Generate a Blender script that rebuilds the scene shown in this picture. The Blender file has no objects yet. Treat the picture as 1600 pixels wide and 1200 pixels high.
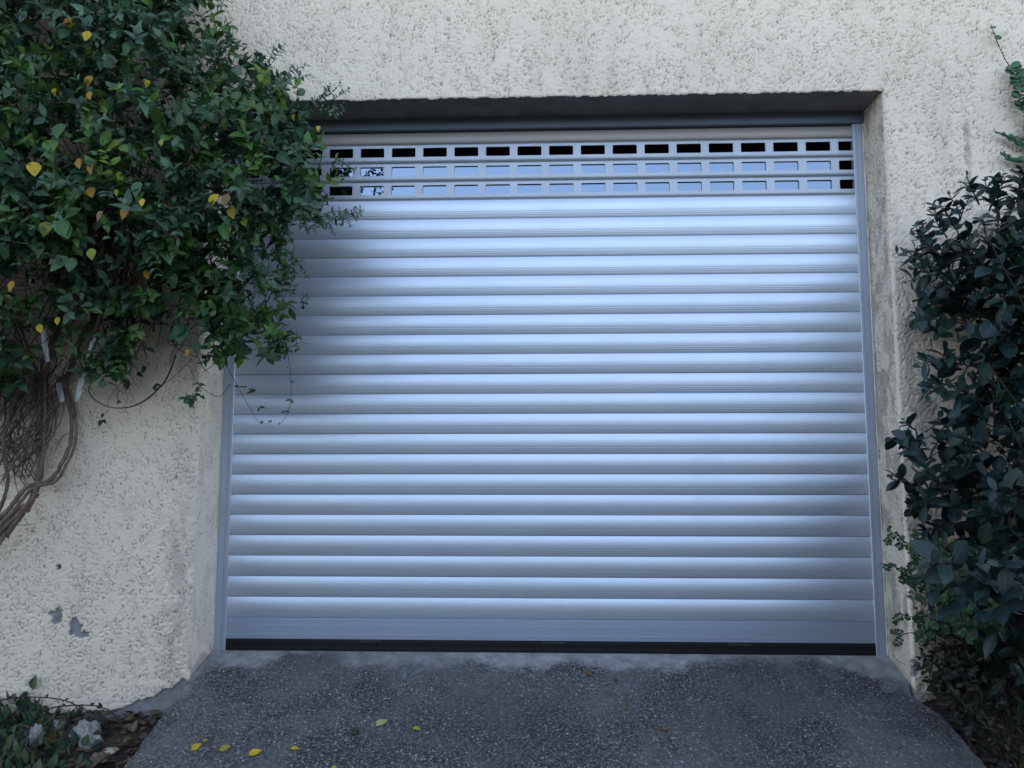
import bpy, math, random
import numpy as np
from mathutils import Vector, Matrix
S = bpy.context.scene
COL = S.collection
R = math.radians

# ------------------------------------------------------------------ camera
CAM = (0.1382, -2.7705, 0.7087)
YAW, PITCH, ROLL, FPX = 0.0366, 0.0987, -0.0006, 1202.0
cam = bpy.data.cameras.new('camera')
cam.sensor_width = 36; cam.lens = FPX / 1600 * 36
cam.clip_start = 0.02; cam.clip_end = 2000
camo = bpy.data.objects.new('camera', cam); COL.objects.link(camo)
fw = Vector((-math.sin(YAW) * math.cos(PITCH), math.cos(YAW) * math.cos(PITCH), math.sin(PITCH)))
rt0 = Vector((math.cos(YAW), math.sin(YAW), 0)); up0 = rt0.cross(fw)
rt = rt0 * math.cos(ROLL) + up0 * math.sin(ROLL); up = up0 * math.cos(ROLL) - rt0 * math.sin(ROLL)
M = Matrix((rt, up, -fw)).transposed().to_4x4(); M.translation = CAM
camo.matrix_world = M
S.camera = camo
# ------------------------------------------------------------------ light
SUN_EL, SUN_AZ = 36.0, 25.0         # the sun stands behind the house; the whole front is in open shade
w = bpy.data.worlds.new('World'); S.world = w; w.use_nodes = True
nt = w.node_tree; nt.nodes.clear()
sky = nt.nodes.new('ShaderNodeTexSky'); sky.sky_type = 'NISHITA'; sky.sun_disc = False
sky.sun_elevation = R(SUN_EL); sky.sun_rotation = R(SUN_AZ); sky.air_density = 1.0; sky.dust_density = 0.3; sky.ozone_density = 0.7
bg = nt.nodes.new('ShaderNodeBackground'); bg.inputs[1].default_value = 0.12
wo = nt.nodes.new('ShaderNodeOutputWorld')
hs = nt.nodes.new('ShaderNodeHueSaturation'); hs.inputs['Saturation'].default_value = .74       # thin high cloud: a paler sky
mu = nt.nodes.new('ShaderNodeMix'); mu.data_type = 'RGBA'; mu.blend_type = 'MULTIPLY'; mu.inputs[0].default_value = 1; mu.inputs[7].default_value = (1.06, 1.0, .975, 1)
nt.links.new(sky.outputs[0], hs.inputs['Color']); nt.links.new(hs.outputs[0], mu.inputs[6]); nt.links.new(mu.outputs[2], bg.inputs[0]); nt.links.new(bg.outputs[0], wo.inputs[0])
sl = bpy.data.lights.new('sun', 'SUN'); sl.energy = 3.0; sl.angle = R(0.5); sl.color = (1, .93, .82)
so = bpy.data.objects.new('sun', sl); COL.objects.link(so)
az = R(SUN_AZ); el = R(SUN_EL)
sd = Vector((math.sin(az) * math.cos(el), math.cos(az) * math.cos(el), math.sin(el)))
so.rotation_euler = sd.to_track_quat('Z', 'Y').to_euler()
S.view_settings.view_transform = 'Standard'; S.view_settings.look = 'None'
S.view_settings.exposure = 2.38; S.view_settings.gamma = 1.0
S.cycles.max_bounces = 8; S.cycles.diffuse_bounces = 4; S.cycles.glossy_bounces = 4
S.cycles.use_denoising = True

# ------------------------------------------------------------------ helpers
def ray(px, py):
    return fw + rt * ((px - 800) / FPX) + up * ((600 - py) / FPX)
def at(px, py, Y):
    d = ray(px, py); t = (Y - CAM[1]) / d.y
    return Vector(CAM) + d * t
def ramp_z(y): return -0.32 * (0.18 - y)
def onramp(px, py, off=0.0):
    d = ray(px, py); o = Vector(CAM)
    t = (ramp_z(o.y) + off - o.z) / (d.z - 0.32 * d.y)
    return o + d * t
def proj(P):
    d = Vector(P) - Vector(CAM); q = d.dot(fw)
    return 800 + FPX * d.dot(rt) / q, 600 - FPX * d.dot(up) / q

_h = np.random.RandomState(7).rand(65536)
def hsh(i, j, s=0):
    return _h[(i * 73 + j * 1931 + s * 4099 + (i * j) * 7) & 65535]
def vnoise(x, y, s=0):
    i = np.floor(x).astype(np.int64); j = np.floor(y).astype(np.int64)
    u = x - i; v = y - j; u = u * u * (3 - 2 * u); v = v * v * (3 - 2 * v)
    return ((hsh(i, j, s) * (1 - u) + hsh(i + 1, j, s) * u) * (1 - v) + (hsh(i, j + 1, s) * (1 - u) + hsh(i + 1, j + 1, s) * u) * v)
def fbm(x, y, o=4, s=0):
    r = 0; a = .5; t = 0
    for k in range(o):
        r = r + a * vnoise(x, y, s + k); t += a; x = x * 2.03 + 11.3; y = y * 2.03 + 5.7; a *= .5
    return r / t
def worley(x, y, s=0):
    i = np.floor(x).astype(np.int64); j = np.floor(y).astype(np.int64)
    f1 = np.full(x.shape, 9.0); f2 = np.full(x.shape, 9.0)
    for a in (-1, 0, 1):
        for b in (-1, 0, 1):
            px = i + a + hsh(i + a, j + b, s); py = j + b + hsh(i + a, j + b, s + 31)
            d = np.hypot(px - x, py - y)
            m = d < f1
            f2 = np.where(m, f1, np.minimum(f2, d)); f1 = np.where(m, d, f1)
    return f1, f2
def sstep(a, b, x):
    t = np.clip((x - a) / (b - a), 0, 1); return t * t * (3 - 2 * t)

class MB:
    """collects vertices and faces, links them as one mesh object"""
    def __init__(s): s.v = []; s.f = []; s.c = []; s.r = []; s.n = 0
    def add(s, V, F, c=(1, 1, 1), rib=None):
        V = np.asarray(V, float); k = len(V)
        s.v.append(V); s.f += [tuple(i + s.n for i in f) for f in F]
        s.c.append(np.tile(np.array([*c, 1.0]), (k, 1)))
        s.r.append(np.zeros(k) if rib is None else rib); s.n += k
    def box(s, x0, x1, y0, y1, z0, z1, c=(1, 1, 1)):
        V = [(x, y, z) for x in (x0, x1) for y in (y0, y1) for z in (z0, z1)]
        s.add(V, [(0, 1, 3, 2), (4, 6, 7, 5), (0, 4, 5, 1), (2, 3, 7, 6), (0, 2, 6, 4), (1, 5, 7, 3)], c)
    def prof(s, P, x0, x1, closed=False, c=(1, 1, 1)):
        """profile of (y,z) points swept along x"""
        n = len(P); V = [(x0, y, z) for y, z in P] + [(x1, y, z) for y, z in P]
        F = [(i, i + 1, n + i + 1, n + i) for i in range(n - 1)]
        if closed:
            F.append((n - 1, 0, n, 2 * n - 1)); F.append(tuple(range(n))[::-1]); F.append(tuple(range(n, 2 * n)))
        s.add(V, F, c)
    def tube(s, P, r, k=5, c=(1, 1, 1), wob=0.0):
        P = [Vector(p) for p in P]; n = len(P)
        if not hasattr(r, '__len__'): r = [r] * n
        V = []; F = []
        u = None
        for i in range(n):
            t = (P[min(i + 1, n - 1)] - P[max(i - 1, 0)])
            t = t.normalized() if t.length > 1e-9 else Vector((0, 0, 1))
            if u is None:
                u = t.orthogonal().normalized()
            else:
                u = (u - t * u.dot(t)); u = u.normalized() if u.length > 1e-6 else t.orthogonal().normalized()
            v = t.cross(u)
            for j in range(k):
                a = 2 * math.pi * j / k
                rr = r[i] * (1 + (random.uniform(-wob, wob) if wob else 0))
                V.append(P[i] + (u * math.cos(a) + v * math.sin(a)) * rr)
        for i in range(n - 1):
            for j in range(k):
                F.append((i * k + j, i * k + (j + 1) % k, (i + 1) * k + (j + 1) % k, (i + 1) * k + j))
        F.append(tuple(range(k))[::-1]); F.append(tuple((n - 1) * k + j for j in range(k)))
        s.add([tuple(q) for q in V], F, c)
    def build(s, name, mat, parent=None, smooth=True, org=None):
        V = np.concatenate(s.v) if s.v else np.zeros((0, 3))
        if org is not None: V = V - np.array(org)
        me = bpy.data.meshes.new(name)
        me.from_pydata(V.tolist(), [], s.f)
        a = me.color_attributes.new('tint', 'FLOAT_COLOR', 'POINT'); a.data.foreach_set('color', np.concatenate(s.c).ravel())
        b = me.attributes.new('rib', 'FLOAT', 'POINT'); b.data.foreach_set('value', np.concatenate(s.r))
        if smooth: me.polygons.foreach_set('use_smooth', [True] * len(me.polygons))
        me.materials.append(mat); me.update()
        o = bpy.data.objects.new(name, me); COL.objects.link(o)
        if org is not None and parent is None: o.location = org
        if parent: o.parent = parent
        return o

def grid(name, X, Y, Z, mat, parent=None, keep=None, attrs=None, flip=False):
    """X,Y,Z 2-D arrays -> one quad sheet"""
    n, m = X.shape; idx = np.arange(n * m).reshape(n, m)
    q = np.stack([idx[:-1, :-1], idx[:-1, 1:], idx[1:, 1:], idx[1:, :-1]], -1)
    if keep is not None: q = q[keep]
    q = q.reshape(-1, 4)
    if flip: q = q[:, ::-1]
    used = np.zeros(n * m, bool); used[q.ravel()] = True
    mp = np.cumsum(used) - 1; q = mp[q]
    V = np.stack([X, Y, Z], -1).reshape(-1, 3)[used]
    me = bpy.data.meshes.new(name)
    me.vertices.add(len(V)); me.vertices.foreach_set('co', V.astype(np.float32).ravel())
    me.loops.add(q.size); me.loops.foreach_set('vertex_index', q.astype(np.int32).ravel())
    me.polygons.add(len(q)); me.polygons.foreach_set('loop_start', np.arange(0, q.size, 4, dtype=np.int32))
    me.polygons.foreach_set('use_smooth', np.ones(len(q), bool))
    me.update(calc_edges=True); me.validate()
    for k, A in (attrs or {}).items():
        a = me.attributes.new(k, 'FLOAT', 'POINT'); a.data.foreach_set('value', A.reshape(-1)[used].astype(np.float32))
    me.materials.append(mat)
    o = bpy.data.objects.new(name, me); COL.objects.link(o)
    if parent: o.parent = parent
    return o

def empty(name, loc=(0, 0, 0)):
    o = bpy.data.objects.new(name, None); COL.objects.link(o); o.location = loc; o.empty_display_size = .1
    return o
def tag(o, label=None, cat=None, group=None, kind=None):
    for k, v in (('label', label), ('category', cat), ('group', group), ('kind', kind)):
        if v: o[k] = v
    return o
def smooth_path(P, n=6):
    P = [Vector(p) for p in P]; Q = [P[0]] + P + [P[-1]]; out = []
    for i in range(1, len(Q) - 2):
        a, b, c, d = Q[i - 1:i + 3]
        for k in range(n):
            t = k / n
            out.append(0.5 * ((2 * b) + (c - a) * t + (2 * a - 5 * b + 4 * c - d) * t * t + (3 * b - a - 3 * c + d) * t ** 3))
    out.append(P[-1]); return out

# ------------------------------------------------------------------ materials
class N:
    def __init__(s, name):
        s.m = bpy.data.materials.new(name); s.m.use_nodes = True; s.t = s.m.node_tree
        s.b = s.t.nodes['Principled BSDF']
    def n(s, typ, **k):
        q = s.t.nodes.new(typ)
        for a, v in k.items():
            if a.startswith('i_'):
                key = a[2:].replace('_', ' '); q.inputs[int(key) if key.isdigit() else key].default_value = v
            else: setattr(q, a, v)
        return q
    def l(s, a, b): s.t.links.new(a, b)
    def pos(s, scale=(1, 1, 1)):
        g = s.n('ShaderNodeNewGeometry'); mp = s.n('ShaderNodeMapping'); mp.inputs['Scale'].default_value = scale
        s.l(g.outputs['Position'], mp.inputs[0]); return mp.outputs[0]
    def noise(s, vec, scale, detail=4, rough=.55):
        q = s.n('ShaderNodeTexNoise'); q.inputs['Scale'].default_value = scale; q.inputs['Detail'].default_value = detail
        q.inputs['Roughness'].default_value = rough; s.l(vec, q.inputs['Vector']); return q.outputs[0]
    def vor(s, vec, scale, out='Distance', feat='F1'):
        q = s.n('ShaderNodeTexVoronoi'); q.feature = feat; q.inputs['Scale'].default_value = scale; s.l(vec, q.inputs['Vector']); return q.outputs[out]
    def ramp(s, fac, stops):
        q = s.n('ShaderNodeValToRGB'); e = q.color_ramp.elements
        while len(e) < len(stops): e.new(.5)
        for el, (p, c) in zip(e, stops):
            el.position = p; el.color = (*c, 1) if len(c) == 3 else c
        s.l(fac, q.inputs[0]); return q.outputs[0]
    def mix(s, f, a, b, mode='MIX'):
        q = s.n('ShaderNodeMix'); q.data_type = 'RGBA'; q.blend_type = mode
        for v, k in ((f, 0), (a, 6), (b, 7)):
            if hasattr(v, 'default_value') or hasattr(v, 'links'): s.l(v, q.inputs[k])
            else: q.inputs[k].default_value = v if k == 0 else (*v, 1)
        return q.outputs[2]
    def math(s, op, a, b=0):
        q = s.n('ShaderNodeMath'); q.operation = op
        for v, k in ((a, 0), (b, 1)):
            if hasattr(v, 'links'): s.l(v, q.inputs[k])
            else: q.inputs[k].default_value = v
        return q.outputs[0]
    def attr(s, name, out='Fac'):
        q = s.n('ShaderNodeAttribute'); q.attribute_name = name; return q.outputs[out]
    def bump(s, h, dist=.002, st=1.0):
        q = s.n('ShaderNodeBump'); q.inputs['Distance'].default_value = dist; q.inputs['Strength'].default_value = st
        s.l(h, q.inputs['Height']); s.l(q.outputs[0], s.b.inputs['Normal']); return q
    def set(s, **k):
        for a, v in k.items():
            i = s.b.inputs[a.replace('_', ' ')]
            if hasattr(v, 'links'): s.l(v, i)
            else: i.default_value = v
        return s
G3 = lambda v: (v, v, v)

# roughcast render
q = N('roughcast_render'); p = q.pos()
c = q.ramp(q.noise(p, 2.2, 5), [(.3, (.64, .575, .48)), (.7, (.725, .655, .555))])
h = q.attr('height')
c = q.mix(q.ramp(h, [(.0, G3(.75)), (.5, G3(0.0))]), c, (.17, .155, .135))                       # pore dirt, with crevice shadow put into the colour
pst = q.pos((5.5, 5.5, .8))
c = q.mix(q.ramp(q.noise(pst, 1.6, 5, .6), [(.55, G3(0)), (.8, G3(.35))]), c, (.30, .285, .26))     # rain streaks
c = q.mix(q.attr('bare'), c, q.ramp(q.noise(p, 30, 5), [(.3, (.16, .165, .175)), (.7, (.26, .27, .28))]))
c = q.mix(q.attr('grime_shade'), c, (.17, .16, .15))
f = q.noise(p, 260, 3, .7)
q.bump(f, .0012, .8); q.set(Base_Color=c, Roughness=.93, Specular_IOR_Level=.2)
M_WALL = q.m
# lintel concrete, interior
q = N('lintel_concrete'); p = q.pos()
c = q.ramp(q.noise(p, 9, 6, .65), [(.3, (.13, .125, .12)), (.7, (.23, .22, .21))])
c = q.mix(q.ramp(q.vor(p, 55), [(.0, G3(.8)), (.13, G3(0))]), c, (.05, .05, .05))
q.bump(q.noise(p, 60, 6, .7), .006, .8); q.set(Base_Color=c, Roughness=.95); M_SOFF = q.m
q = N('dark_interior'); q.set(Base_Color=(.02, .018, .017, 1), Roughness=.9); M_DARK = q.m
q = N('roof_tile_clay'); p = q.pos(); q.set(Base_Color=q.ramp(q.noise(p, 6, 4), [(.3, (.25, .1, .06)), (.7, (.4, .18, .1))]), Roughness=.9); M_ROOF = q.m
q = N('far_render'); p = q.pos(); q.set(Base_Color=q.ramp(q.noise(p, 2.2, 5), [(.3, (.64, .575, .48)), (.7, (.725, .655, .555))]), Roughness=.93)
q.bump(q.vor(p, 70), .004, 1); M_WALLF = q.m

def alu(name, col, rough, metal, streak=.25):
    q = N(name); ps = q.pos((1.1, 1, 420)); pl = q.pos((.35, 1, 900))
    s1 = q.noise(ps, 1.0, 3, .6); s2 = q.noise(pl, 1.0, 2, .5)
    spk = q.noise(q.pos(), 2600, 1, .5)
    c = q.mix(q.ramp(s1, [(.35, G3(0)), (.7, G3(streak))]), col, tuple(x * .72 for x in col))
    dirt = q.noise(q.pos((3, 3, 1.2)), 1.5, 5, .6)
    c = q.mix(q.ramp(dirt, [(.55, G3(0)), (.85, G3(.12))]), c, (.30, .29, .27))
    hh = q.math('ADD', q.math('MULTIPLY', s2, .8), q.math('MULTIPLY', spk, .25))
    q.bump(hh, .0006, .35)
    q.set(Base_Color=c, Metallic=metal, Roughness=q.math('ADD', q.math('MULTIPLY', dirt, .12), rough - .05))
    return q.m
M_SLAT = alu('satin_aluminium', (.58, .67, .79), .44, .70)
M_PERF = alu('satin_aluminium_perforated', (.36, .41, .48), .45, .6, .15)
M_RAIL = alu('painted_aluminium_rail', (.40, .46, .56), .42, .5, .1)
M_BAR = alu('bottom_bar_aluminium', (.38, .45, .58), .45, .6, .15)
M_TRIM = alu('head_trim_aluminium_shaded', (.12, .15, .21), .45, .5, .1)  # same aluminium as the rails, shadow under the lintel put into its colour
M_HEAD = alu('top_slat_aluminium', (.36, .34, .34), .5, .3, .1)
q = N('mirror_glazing'); q.set(Base_Color=(.14, .19, .26, 1), Metallic=1, Roughness=q.math('MULTIPLY', q.noise(q.pos(), 30, 3), .05)); M_PANE = q.m
q = N('black_rubber'); q.bump(q.noise(q.pos((1, 1, 60)), 12, 3), .001, .4); q.set(Base_Color=(.008, .009, .011, 1), Roughness=.8, Specular_IOR_Level=.25); M_RUB = q.m
q = N('grey_print'); q.set(Base_Color=(.06, .065, .075, 1), Roughness=.7); M_PRINT = q.m
q = N('white_sealant'); q.bump(q.noise(q.pos(), 80, 4), .003, .6)
q.set(Base_Color=q.ramp(q.noise(q.pos(), 14, 4), [(.35, (.42, .41, .38)), (.65, (.66, .65, .62))]), Roughness=.6); M_SEAL = q.m

# ramp concrete
q = N('ramp_concrete'); p = q.pos(); sm = q.attr('smoothed')
big = q.noise(p, 3.5, 6, .65)
agg = q.ramp(q.noise(p, 120, 5, .75), [(.38, (.007, .007, .008)), (.50, (.036, .036, .038)), (.63, (.19, .188, .187))])
agg = q.mix(q.ramp(big, [(.43, G3(.0)), (.63, G3(.6))]), agg, (.145, .147, .15), 'MIX')
vc = q.vor(p, 105, 'Color'); vd = q.vor(p, 105)
sepn = q.n('ShaderNodeSeparateColor'); q.l(vc, sepn.inputs[0])
pick = q.math('MULTIPLY', q.ramp(sepn.outputs[0], [(.80, G3(0)), (.84, G3(1))]), q.ramp(vd, [(.25, G3(1)), (.42, G3(0))]))
agg = q.mix(pick, agg, q.mix(sepn.outputs[1], (.22, .22, .23), (.36, .355, .34)))
pickd = q.math('MULTIPLY', q.ramp(sepn.outputs[2], [(.72, G3(0)), (.76, G3(1))]), q.ramp(vd, [(.25, G3(1)), (.42, G3(0))]))
agg = q.mix(pickd, agg, (.03, .03, .04))
cem = q.ramp(q.noise(p, 22, 7, .7), [(.3, (.14, .14, .142)), (.7, (.34, .34, .34))])
c = q.mix(sm, agg, cem)
c = q.mix(q.ramp(q.noise(p, 1.7, 5, .6), [(.48, G3(0)), (.66, G3(.5))]), c, (.035, .033, .034))
q.bump(q.noise(p, 300, 4, .75), .002, .9); q.set(Base_Color=c, Roughness=.88); M_RAMP = q.m
q = N('soil'); p = q.pos()
q.set(Base_Color=q.ramp(q.noise(p, 30, 6, .7), [(.3, (.018, .014, .011)), (.7, (.07, .055, .042))]), Roughness=.95); q.bump(q.noise(p, 90, 5, .7), .01, 1); M_SOIL = q.m
q = N('road_asphalt'); p = q.pos(); q.set(Base_Color=q.ramp(q.noise(p, 90, 5, .7), [(.3, (.03, .03, .032)), (.7, (.075, .075, .075))]), Roughness=.9); M_ROAD = q.m

def leafmat(name, rough=.45, spec=.4, trans=.12, ribc=(.16, .2, .12)):
    q = N(name); tint = q.attr('tint', 'Color'); rb = q.attr('rib')
    c = q.mix(q.ramp(rb, [(.88, G3(0)), (.97, G3(.45))]), tint, ribc)
    c = q.mix(q.ramp(q.noise(q.pos(), 140, 4), [(.35, G3(.35)), (.65, G3(0))]), c, q.mix(.5, tint, (.0, .0, .0)))
    q.set(Base_Color=c, Roughness=rough, Specular_IOR_Level=spec)
    tr = q.n('ShaderNodeBsdfTranslucent'); q.l(c, tr.inputs[0]); mx = q.n('ShaderNodeMixShader'); mx.inputs[0].default_value = trans
    out = q.t.nodes['Material Output']; q.l(q.b.outputs[0], mx.inputs[1]); q.l(tr.outputs[0], mx.inputs[2]); q.l(mx.outputs[0], out.inputs[0])
    q.bump(q.noise(q.pos(), 220, 3), .0006, .5)
    return q.m
M_LEAF = leafmat('climber_leaf', .5, .35, .15)
M_SHRUB = leafmat('shrub_leaf', .42, .36, .05, (.05, .09, .08))
M_YEL = leafmat('yellow_leaf', .6, .3, .25, (.35, .28, .08))
def bark(name, a, b):
    q = N(name); p = q.pos((40, 40, 6)); q.set(Base_Color=q.mix(1.0, q.ramp(q.noise(p, 3, 5, .7), [(.3, a), (.7, b)]), q.attr('tint', 'Color'), 'MULTIPLY'), Roughness=.9)
    q.bump(q.noise(p, 5, 5, .7), .003, 1); return q.m
M_BARK = bark('climber_bark', (.05, .044, .04), (.24, .205, .175))
M_TWIG = bark('twig_bark', (.025, .02, .017), (.08, .062, .05))
q = N('pale_lath'); q.set(Base_Color=q.ramp(q.noise(q.pos((30, 30, 4)), 3, 5), [(.35, (.16, .16, .165)), (.65, (.46, .46, .48))]), Roughness=.8); M_LATH = q.m
def stone(name, a, b):
    q = N(name); p = q.pos(); q.set(Base_Color=q.ramp(q.noise(p, 45, 6, .7), [(.3, a), (.65, b)]), Roughness=.92); q.bump(q.noise(p, 70, 6, .7), .006, 1); return q.m
M_ST1 = stone('white_stone', (.10, .10, .092), (.40, .40, .37)); M_ST2 = stone('cream_stone', (.22, .2, .12), (.5, .46, .3)); M_ST3 = stone('brown_stone', (.06, .045, .035), (.17, .13, .1))

# ------------------------------------------------------------------ dimensions (metres; wall face Y=0, sill Z=0)
XL, XR, ZT = -1.1073, 1.4068, 2.064          # opening
SL, SR = -1.0511, 1.3619                     # shutter curtain between the rails
YS = 0.18                                    # curtain plane
PITCHZ = 0.077

# ------------------------------------------------------------------ garage
garage = empty('garage', (0.15, 0, -0.2))
tag(garage, 'garage front wall in cream roughcast render around the metal shutter', 'building')
O = np.array([-0.15, 0, 0.2])
def roughcast(x, z, s=0, fine=1.0):
    wx = x + .012 * (fbm(x * 45, z * 45, 2, s + 3) - .5); wz = z + .012 * (fbm(x * 45, z * 45, 2, s + 9) - .5)
    f1, f2 = worley(wx * 122 * fine, wz * 84 * fine, s); e = sstep(0.01, .19, f2 - f1)
    part = sstep(.34, .6, fbm(x * 55, z * 40, 2, s + 17))
    crev = (1 - e) * (.25 + .75 * part)
    pl = hsh(np.floor(wx * 40).astype(np.int64), np.floor(wz * 30).astype(np.int64), s + 5)
    f1b, f2b = worley(wx * 70 + 9, wz * 42 + 4, s + 50); e2 = sstep(0, .11, f2b - f1b)
    crev = np.maximum(crev, (1 - e2) * .95 * sstep(.35, .55, fbm(x * 18, z * 18, 2, s + 23)))
    return np.clip(1 - crev - .12 * fbm(x * 120, z * 120, 2, s + 40), 0, 1)
D = .0042
xs = np.arange(-2.05, 2.12, D); zs = np.arange(-.42, 2.62, D)
# snap grid lines to the opening
ix0 = np.argmin(abs(xs - XL)); ix1 = np.argmin(abs(xs - XR)); iz1 = np.argmin(abs(zs - ZT))
xs[ix0] = XL; xs[ix1] = XR; zs[iz1] = ZT
X, Z = np.meshgrid(xs, zs, indexing='ij')
H = roughcast(X, Z)
bare = np.zeros_like(X); grime_shade = np.zeros_like(X)
ns = fbm(X * 28, Z * 28, 4, 77) * .6 + fbm(X * 90, Z * 90, 3, 79) * .4
def blob(px, py, rx, rz, amp=1.0):
    P = at(px, py, 0); d = np.hypot((X - P.x) / rx, (Z - P.z) / rz) + (ns - .5) * 2.2
    return amp * (1 - sstep(.75, 1.0, d))
for a in ((92, 963, .022, .034), (120, 980, .026, .032), (131, 991, .022, .012), (82, 958, .012, .010)): bare = np.maximum(bare, blob(*a))
# bottom edge of the render, bare plinth below it
pe = [at(x, y, 0) for x, y in ((-200, 1150), (20, 1120), (110, 1115), (190, 1108), (215, 1096), (240, 1088), (285, 1062))]
ze = np.interp(X, [a.x for a in pe], [a.z for a in pe]) + (fbm(X * 30, X * 0, 3, 5) - .5) * .03
bl = (X < 0) * (1 - sstep(-.0015, .0015, Z - ze)); bare = np.maximum(bare, bl)
ze2 = -.115 + (fbm(X * 25, X * 0, 3, 8) - .5) * .03
bare = np.maximum(bare, (X > 0) * (1 - sstep(-.002, .002, Z - ze2)))
bare = np.maximum(bare, blob(1426, 1046, .02, .03)); bare = np.maximum(bare, blob(1404, 1040, .012, .01, .8))
# grime beside the left corner, mould patches on the right
grime_shade = .45 * (1 - sstep(0, .14, np.abs(X - (XL - .05)) + (ns - .5) * .2)) * (1 - sstep(.1, 1.2, Z)) * sstep(.35, .6, ns)
grime_shade = np.maximum(grime_shade, .55 * blob(1512, 300, .015, .07)); grime_shade = np.maximum(grime_shade, .4 * blob(1510, 230, .012, .12))
grime_shade = np.maximum(grime_shade, .5 * blob(1445, 640, .05, .12)); grime_shade = np.maximum(grime_shade, .35 * blob(1420, 560, .02, .2))
grime_shade = np.maximum(grime_shade, .5 * blob(1440, 880, .04, .15)); grime_shade = np.maximum(grime_shade, .5 * blob(300, 1035, .012, .03))
grime_shade = np.maximum(grime_shade, .75 * sstep(XR + .01, XR + .10, X + (ns - .5) * .12) * (1 - sstep(.05, .75, Z + (ns - .5) * .3)))  # soiling low on the right, with the shrub's shade put into it
Hh = np.where(bare > .5, .0, H)
big = fbm(X * 1.3, Z * 1.3, 3, 60)
Yd = -.0052 * H - .008 * big - .0014 * fbm(X * 75, Z * 50, 3, 400)
Yd = Yd * (1 - bare) + bare * (.0015 - .006 * big - .0006 * ns)
# wall plug hole
P = at(94, 886, 0); d = np.hypot(X - P.x, Z - P.z); Yd = np.where(d < .0075, .014, Yd)
grime_shade = np.where(d < .010, 1.0, grime_shade)
ins = np.zeros_like(X, bool); ins[ix0 + 1:ix1, :iz1] = True
# soft worn arrises: the border ring turns into the opening
bx = (hsh((zs * 230).astype(np.int64), (zs * 0).astype(np.int64), 3) - .5)
for i, sg in ((ix0, 1), (ix1, -1)):
    Yd[i, :iz1 + 1] = .004; X[i, :iz1 + 1] += sg * (.0005 + .0035 * bx[:iz1 + 1])
    Yd[i - sg, :iz1 + 1] += .0012
rag = fbm(xs * 70, xs * 0, 3, 12); rag2 = hsh((xs * 160).astype(np.int64), (xs * 0).astype(np.int64), 9)
Yd[ix0:ix1 + 1, iz1] = -.0015 - .006 * big[ix0:ix1 + 1, iz1]
Z[ix0:ix1 + 1, iz1] -= (.007 * np.clip(rag - .42, 0, 1) + .0030 * rag2 * sstep(.35, .6, rag))[ix0:ix1 + 1] - .0015
keep = ~(ins[:-1, :-1] | ins[1:, :-1] | ins[:-1, 1:] | ins[1:, 1:])
kk = np.zeros((len(xs) - 1, len(zs) - 1), bool); kk[ix0:ix1, :iz1] = True; keep = ~kk
grid('wall', X + O[0], Yd, Z + O[2], M_WALL, garage, keep, {'height': Hh, 'bare': bare, 'grime_shade': grime_shade})
# coarse wall outside the fine field, body of the garage, roof
m = MB()
for (a, b, c_, d_) in ((-5, -2.05, -1.6, 5.6), (float(xs[-1]), 5, -1.6, 5.6)): m.box(a, b, -.004, .2, c_, d_)
m.box(-2.05, float(xs[-1]), -.004, .2, float(zs[-1]), 5.6)
m.box(-2.05, XL - .004, .02, .2, -1.6, -.42); m.box(XR + .004, float(xs[-1]), .02, .2, -1.6, -.42)
o = m.build('wall_extension', M_WALLF, garage, False); o.location = O
m = MB(); m.box(-5, -4.8, .2, 6, -1.6, 5.6); m.box(4.8, 5, .2, 6, -1.6, 5.6); m.box(-4.8, 4.8, 5.8, 6, -1.6, 5.6)
o = m.build('side_wall', M_WALLF, garage, False); o.location = O
m = MB(); m.box(-5.05, 5.05, -.05, 6.1, 5.6, 5.8); o = m.build('roof', M_ROOF, garage, False); o.location = O
m = MB()   # dark room behind the shutter
m.box(-2.4, 2.6, 3.2, 3.25, -.02, 2.6); m.box(-2.45, -2.4, .21, 3.25, -.02, 2.6); m.box(2.6, 2.65, .21, 3.25, -.02, 2.6)
m.box(-2.45, 2.65, .21, 3.25, 2.6, 2.65); m.box(-2.45, 2.65, .21, 3.25, -.06, -.02)
m.box(-2.4, XL - .06, .205, .225, 0, 2.6); m.box(XR + .06, 2.6, .205, .225, 0, 2.6); m.box(XL - .06, XR + .06, .205, .225, 2.1, 2.6)
o = m.build('interior', M_DARK, garage, False); o.location = O
# reveals
for xx, sg in ((XL, 1), (XR, -1)):
    ys = np.arange(.001, .24, D * .9); zz = np.arange(-.2, ZT + .012, D * .9)
    YY, ZZ = np.meshgrid(ys, zz, indexing='ij')
    Hr = roughcast(YY * 1.5 + 3, ZZ * 1.2, 90, 1.6) * (.6 if sg > 0 else 1)
    if sg < 0: Hr = Hr * (.45 + .55 * sstep(.3, .7, fbm(YY * 160, ZZ * 110, 3, 99)))
    n2 = fbm(YY * 90, ZZ * 60, 3, 91)
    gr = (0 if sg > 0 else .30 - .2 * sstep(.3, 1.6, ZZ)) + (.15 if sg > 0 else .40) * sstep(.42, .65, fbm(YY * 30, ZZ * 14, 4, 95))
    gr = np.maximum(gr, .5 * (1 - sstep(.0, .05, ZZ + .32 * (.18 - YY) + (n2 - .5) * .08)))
    edge = sstep(0, .012, YY)
    XX = xx - sg * .002 + (.008 * sstep(.05, .17, YY) if sg > 0 else 0) + sg * ((.0028 if sg > 0 else .0062) * Hr + .001 * n2) * edge
    grid('reveal', XX + O[0], YY, ZZ + O[2], M_WALL, garage, None, {'height': np.clip(Hr * 1.6 if sg > 0 else Hr, 0, 1), 'bare': 0 * YY, 'grime_shade': gr}, flip=sg > 0)
xs2 = np.arange(XL - .01, XR + .012, .008); ys2 = np.arange(-.0045, .26, .0081)
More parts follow.
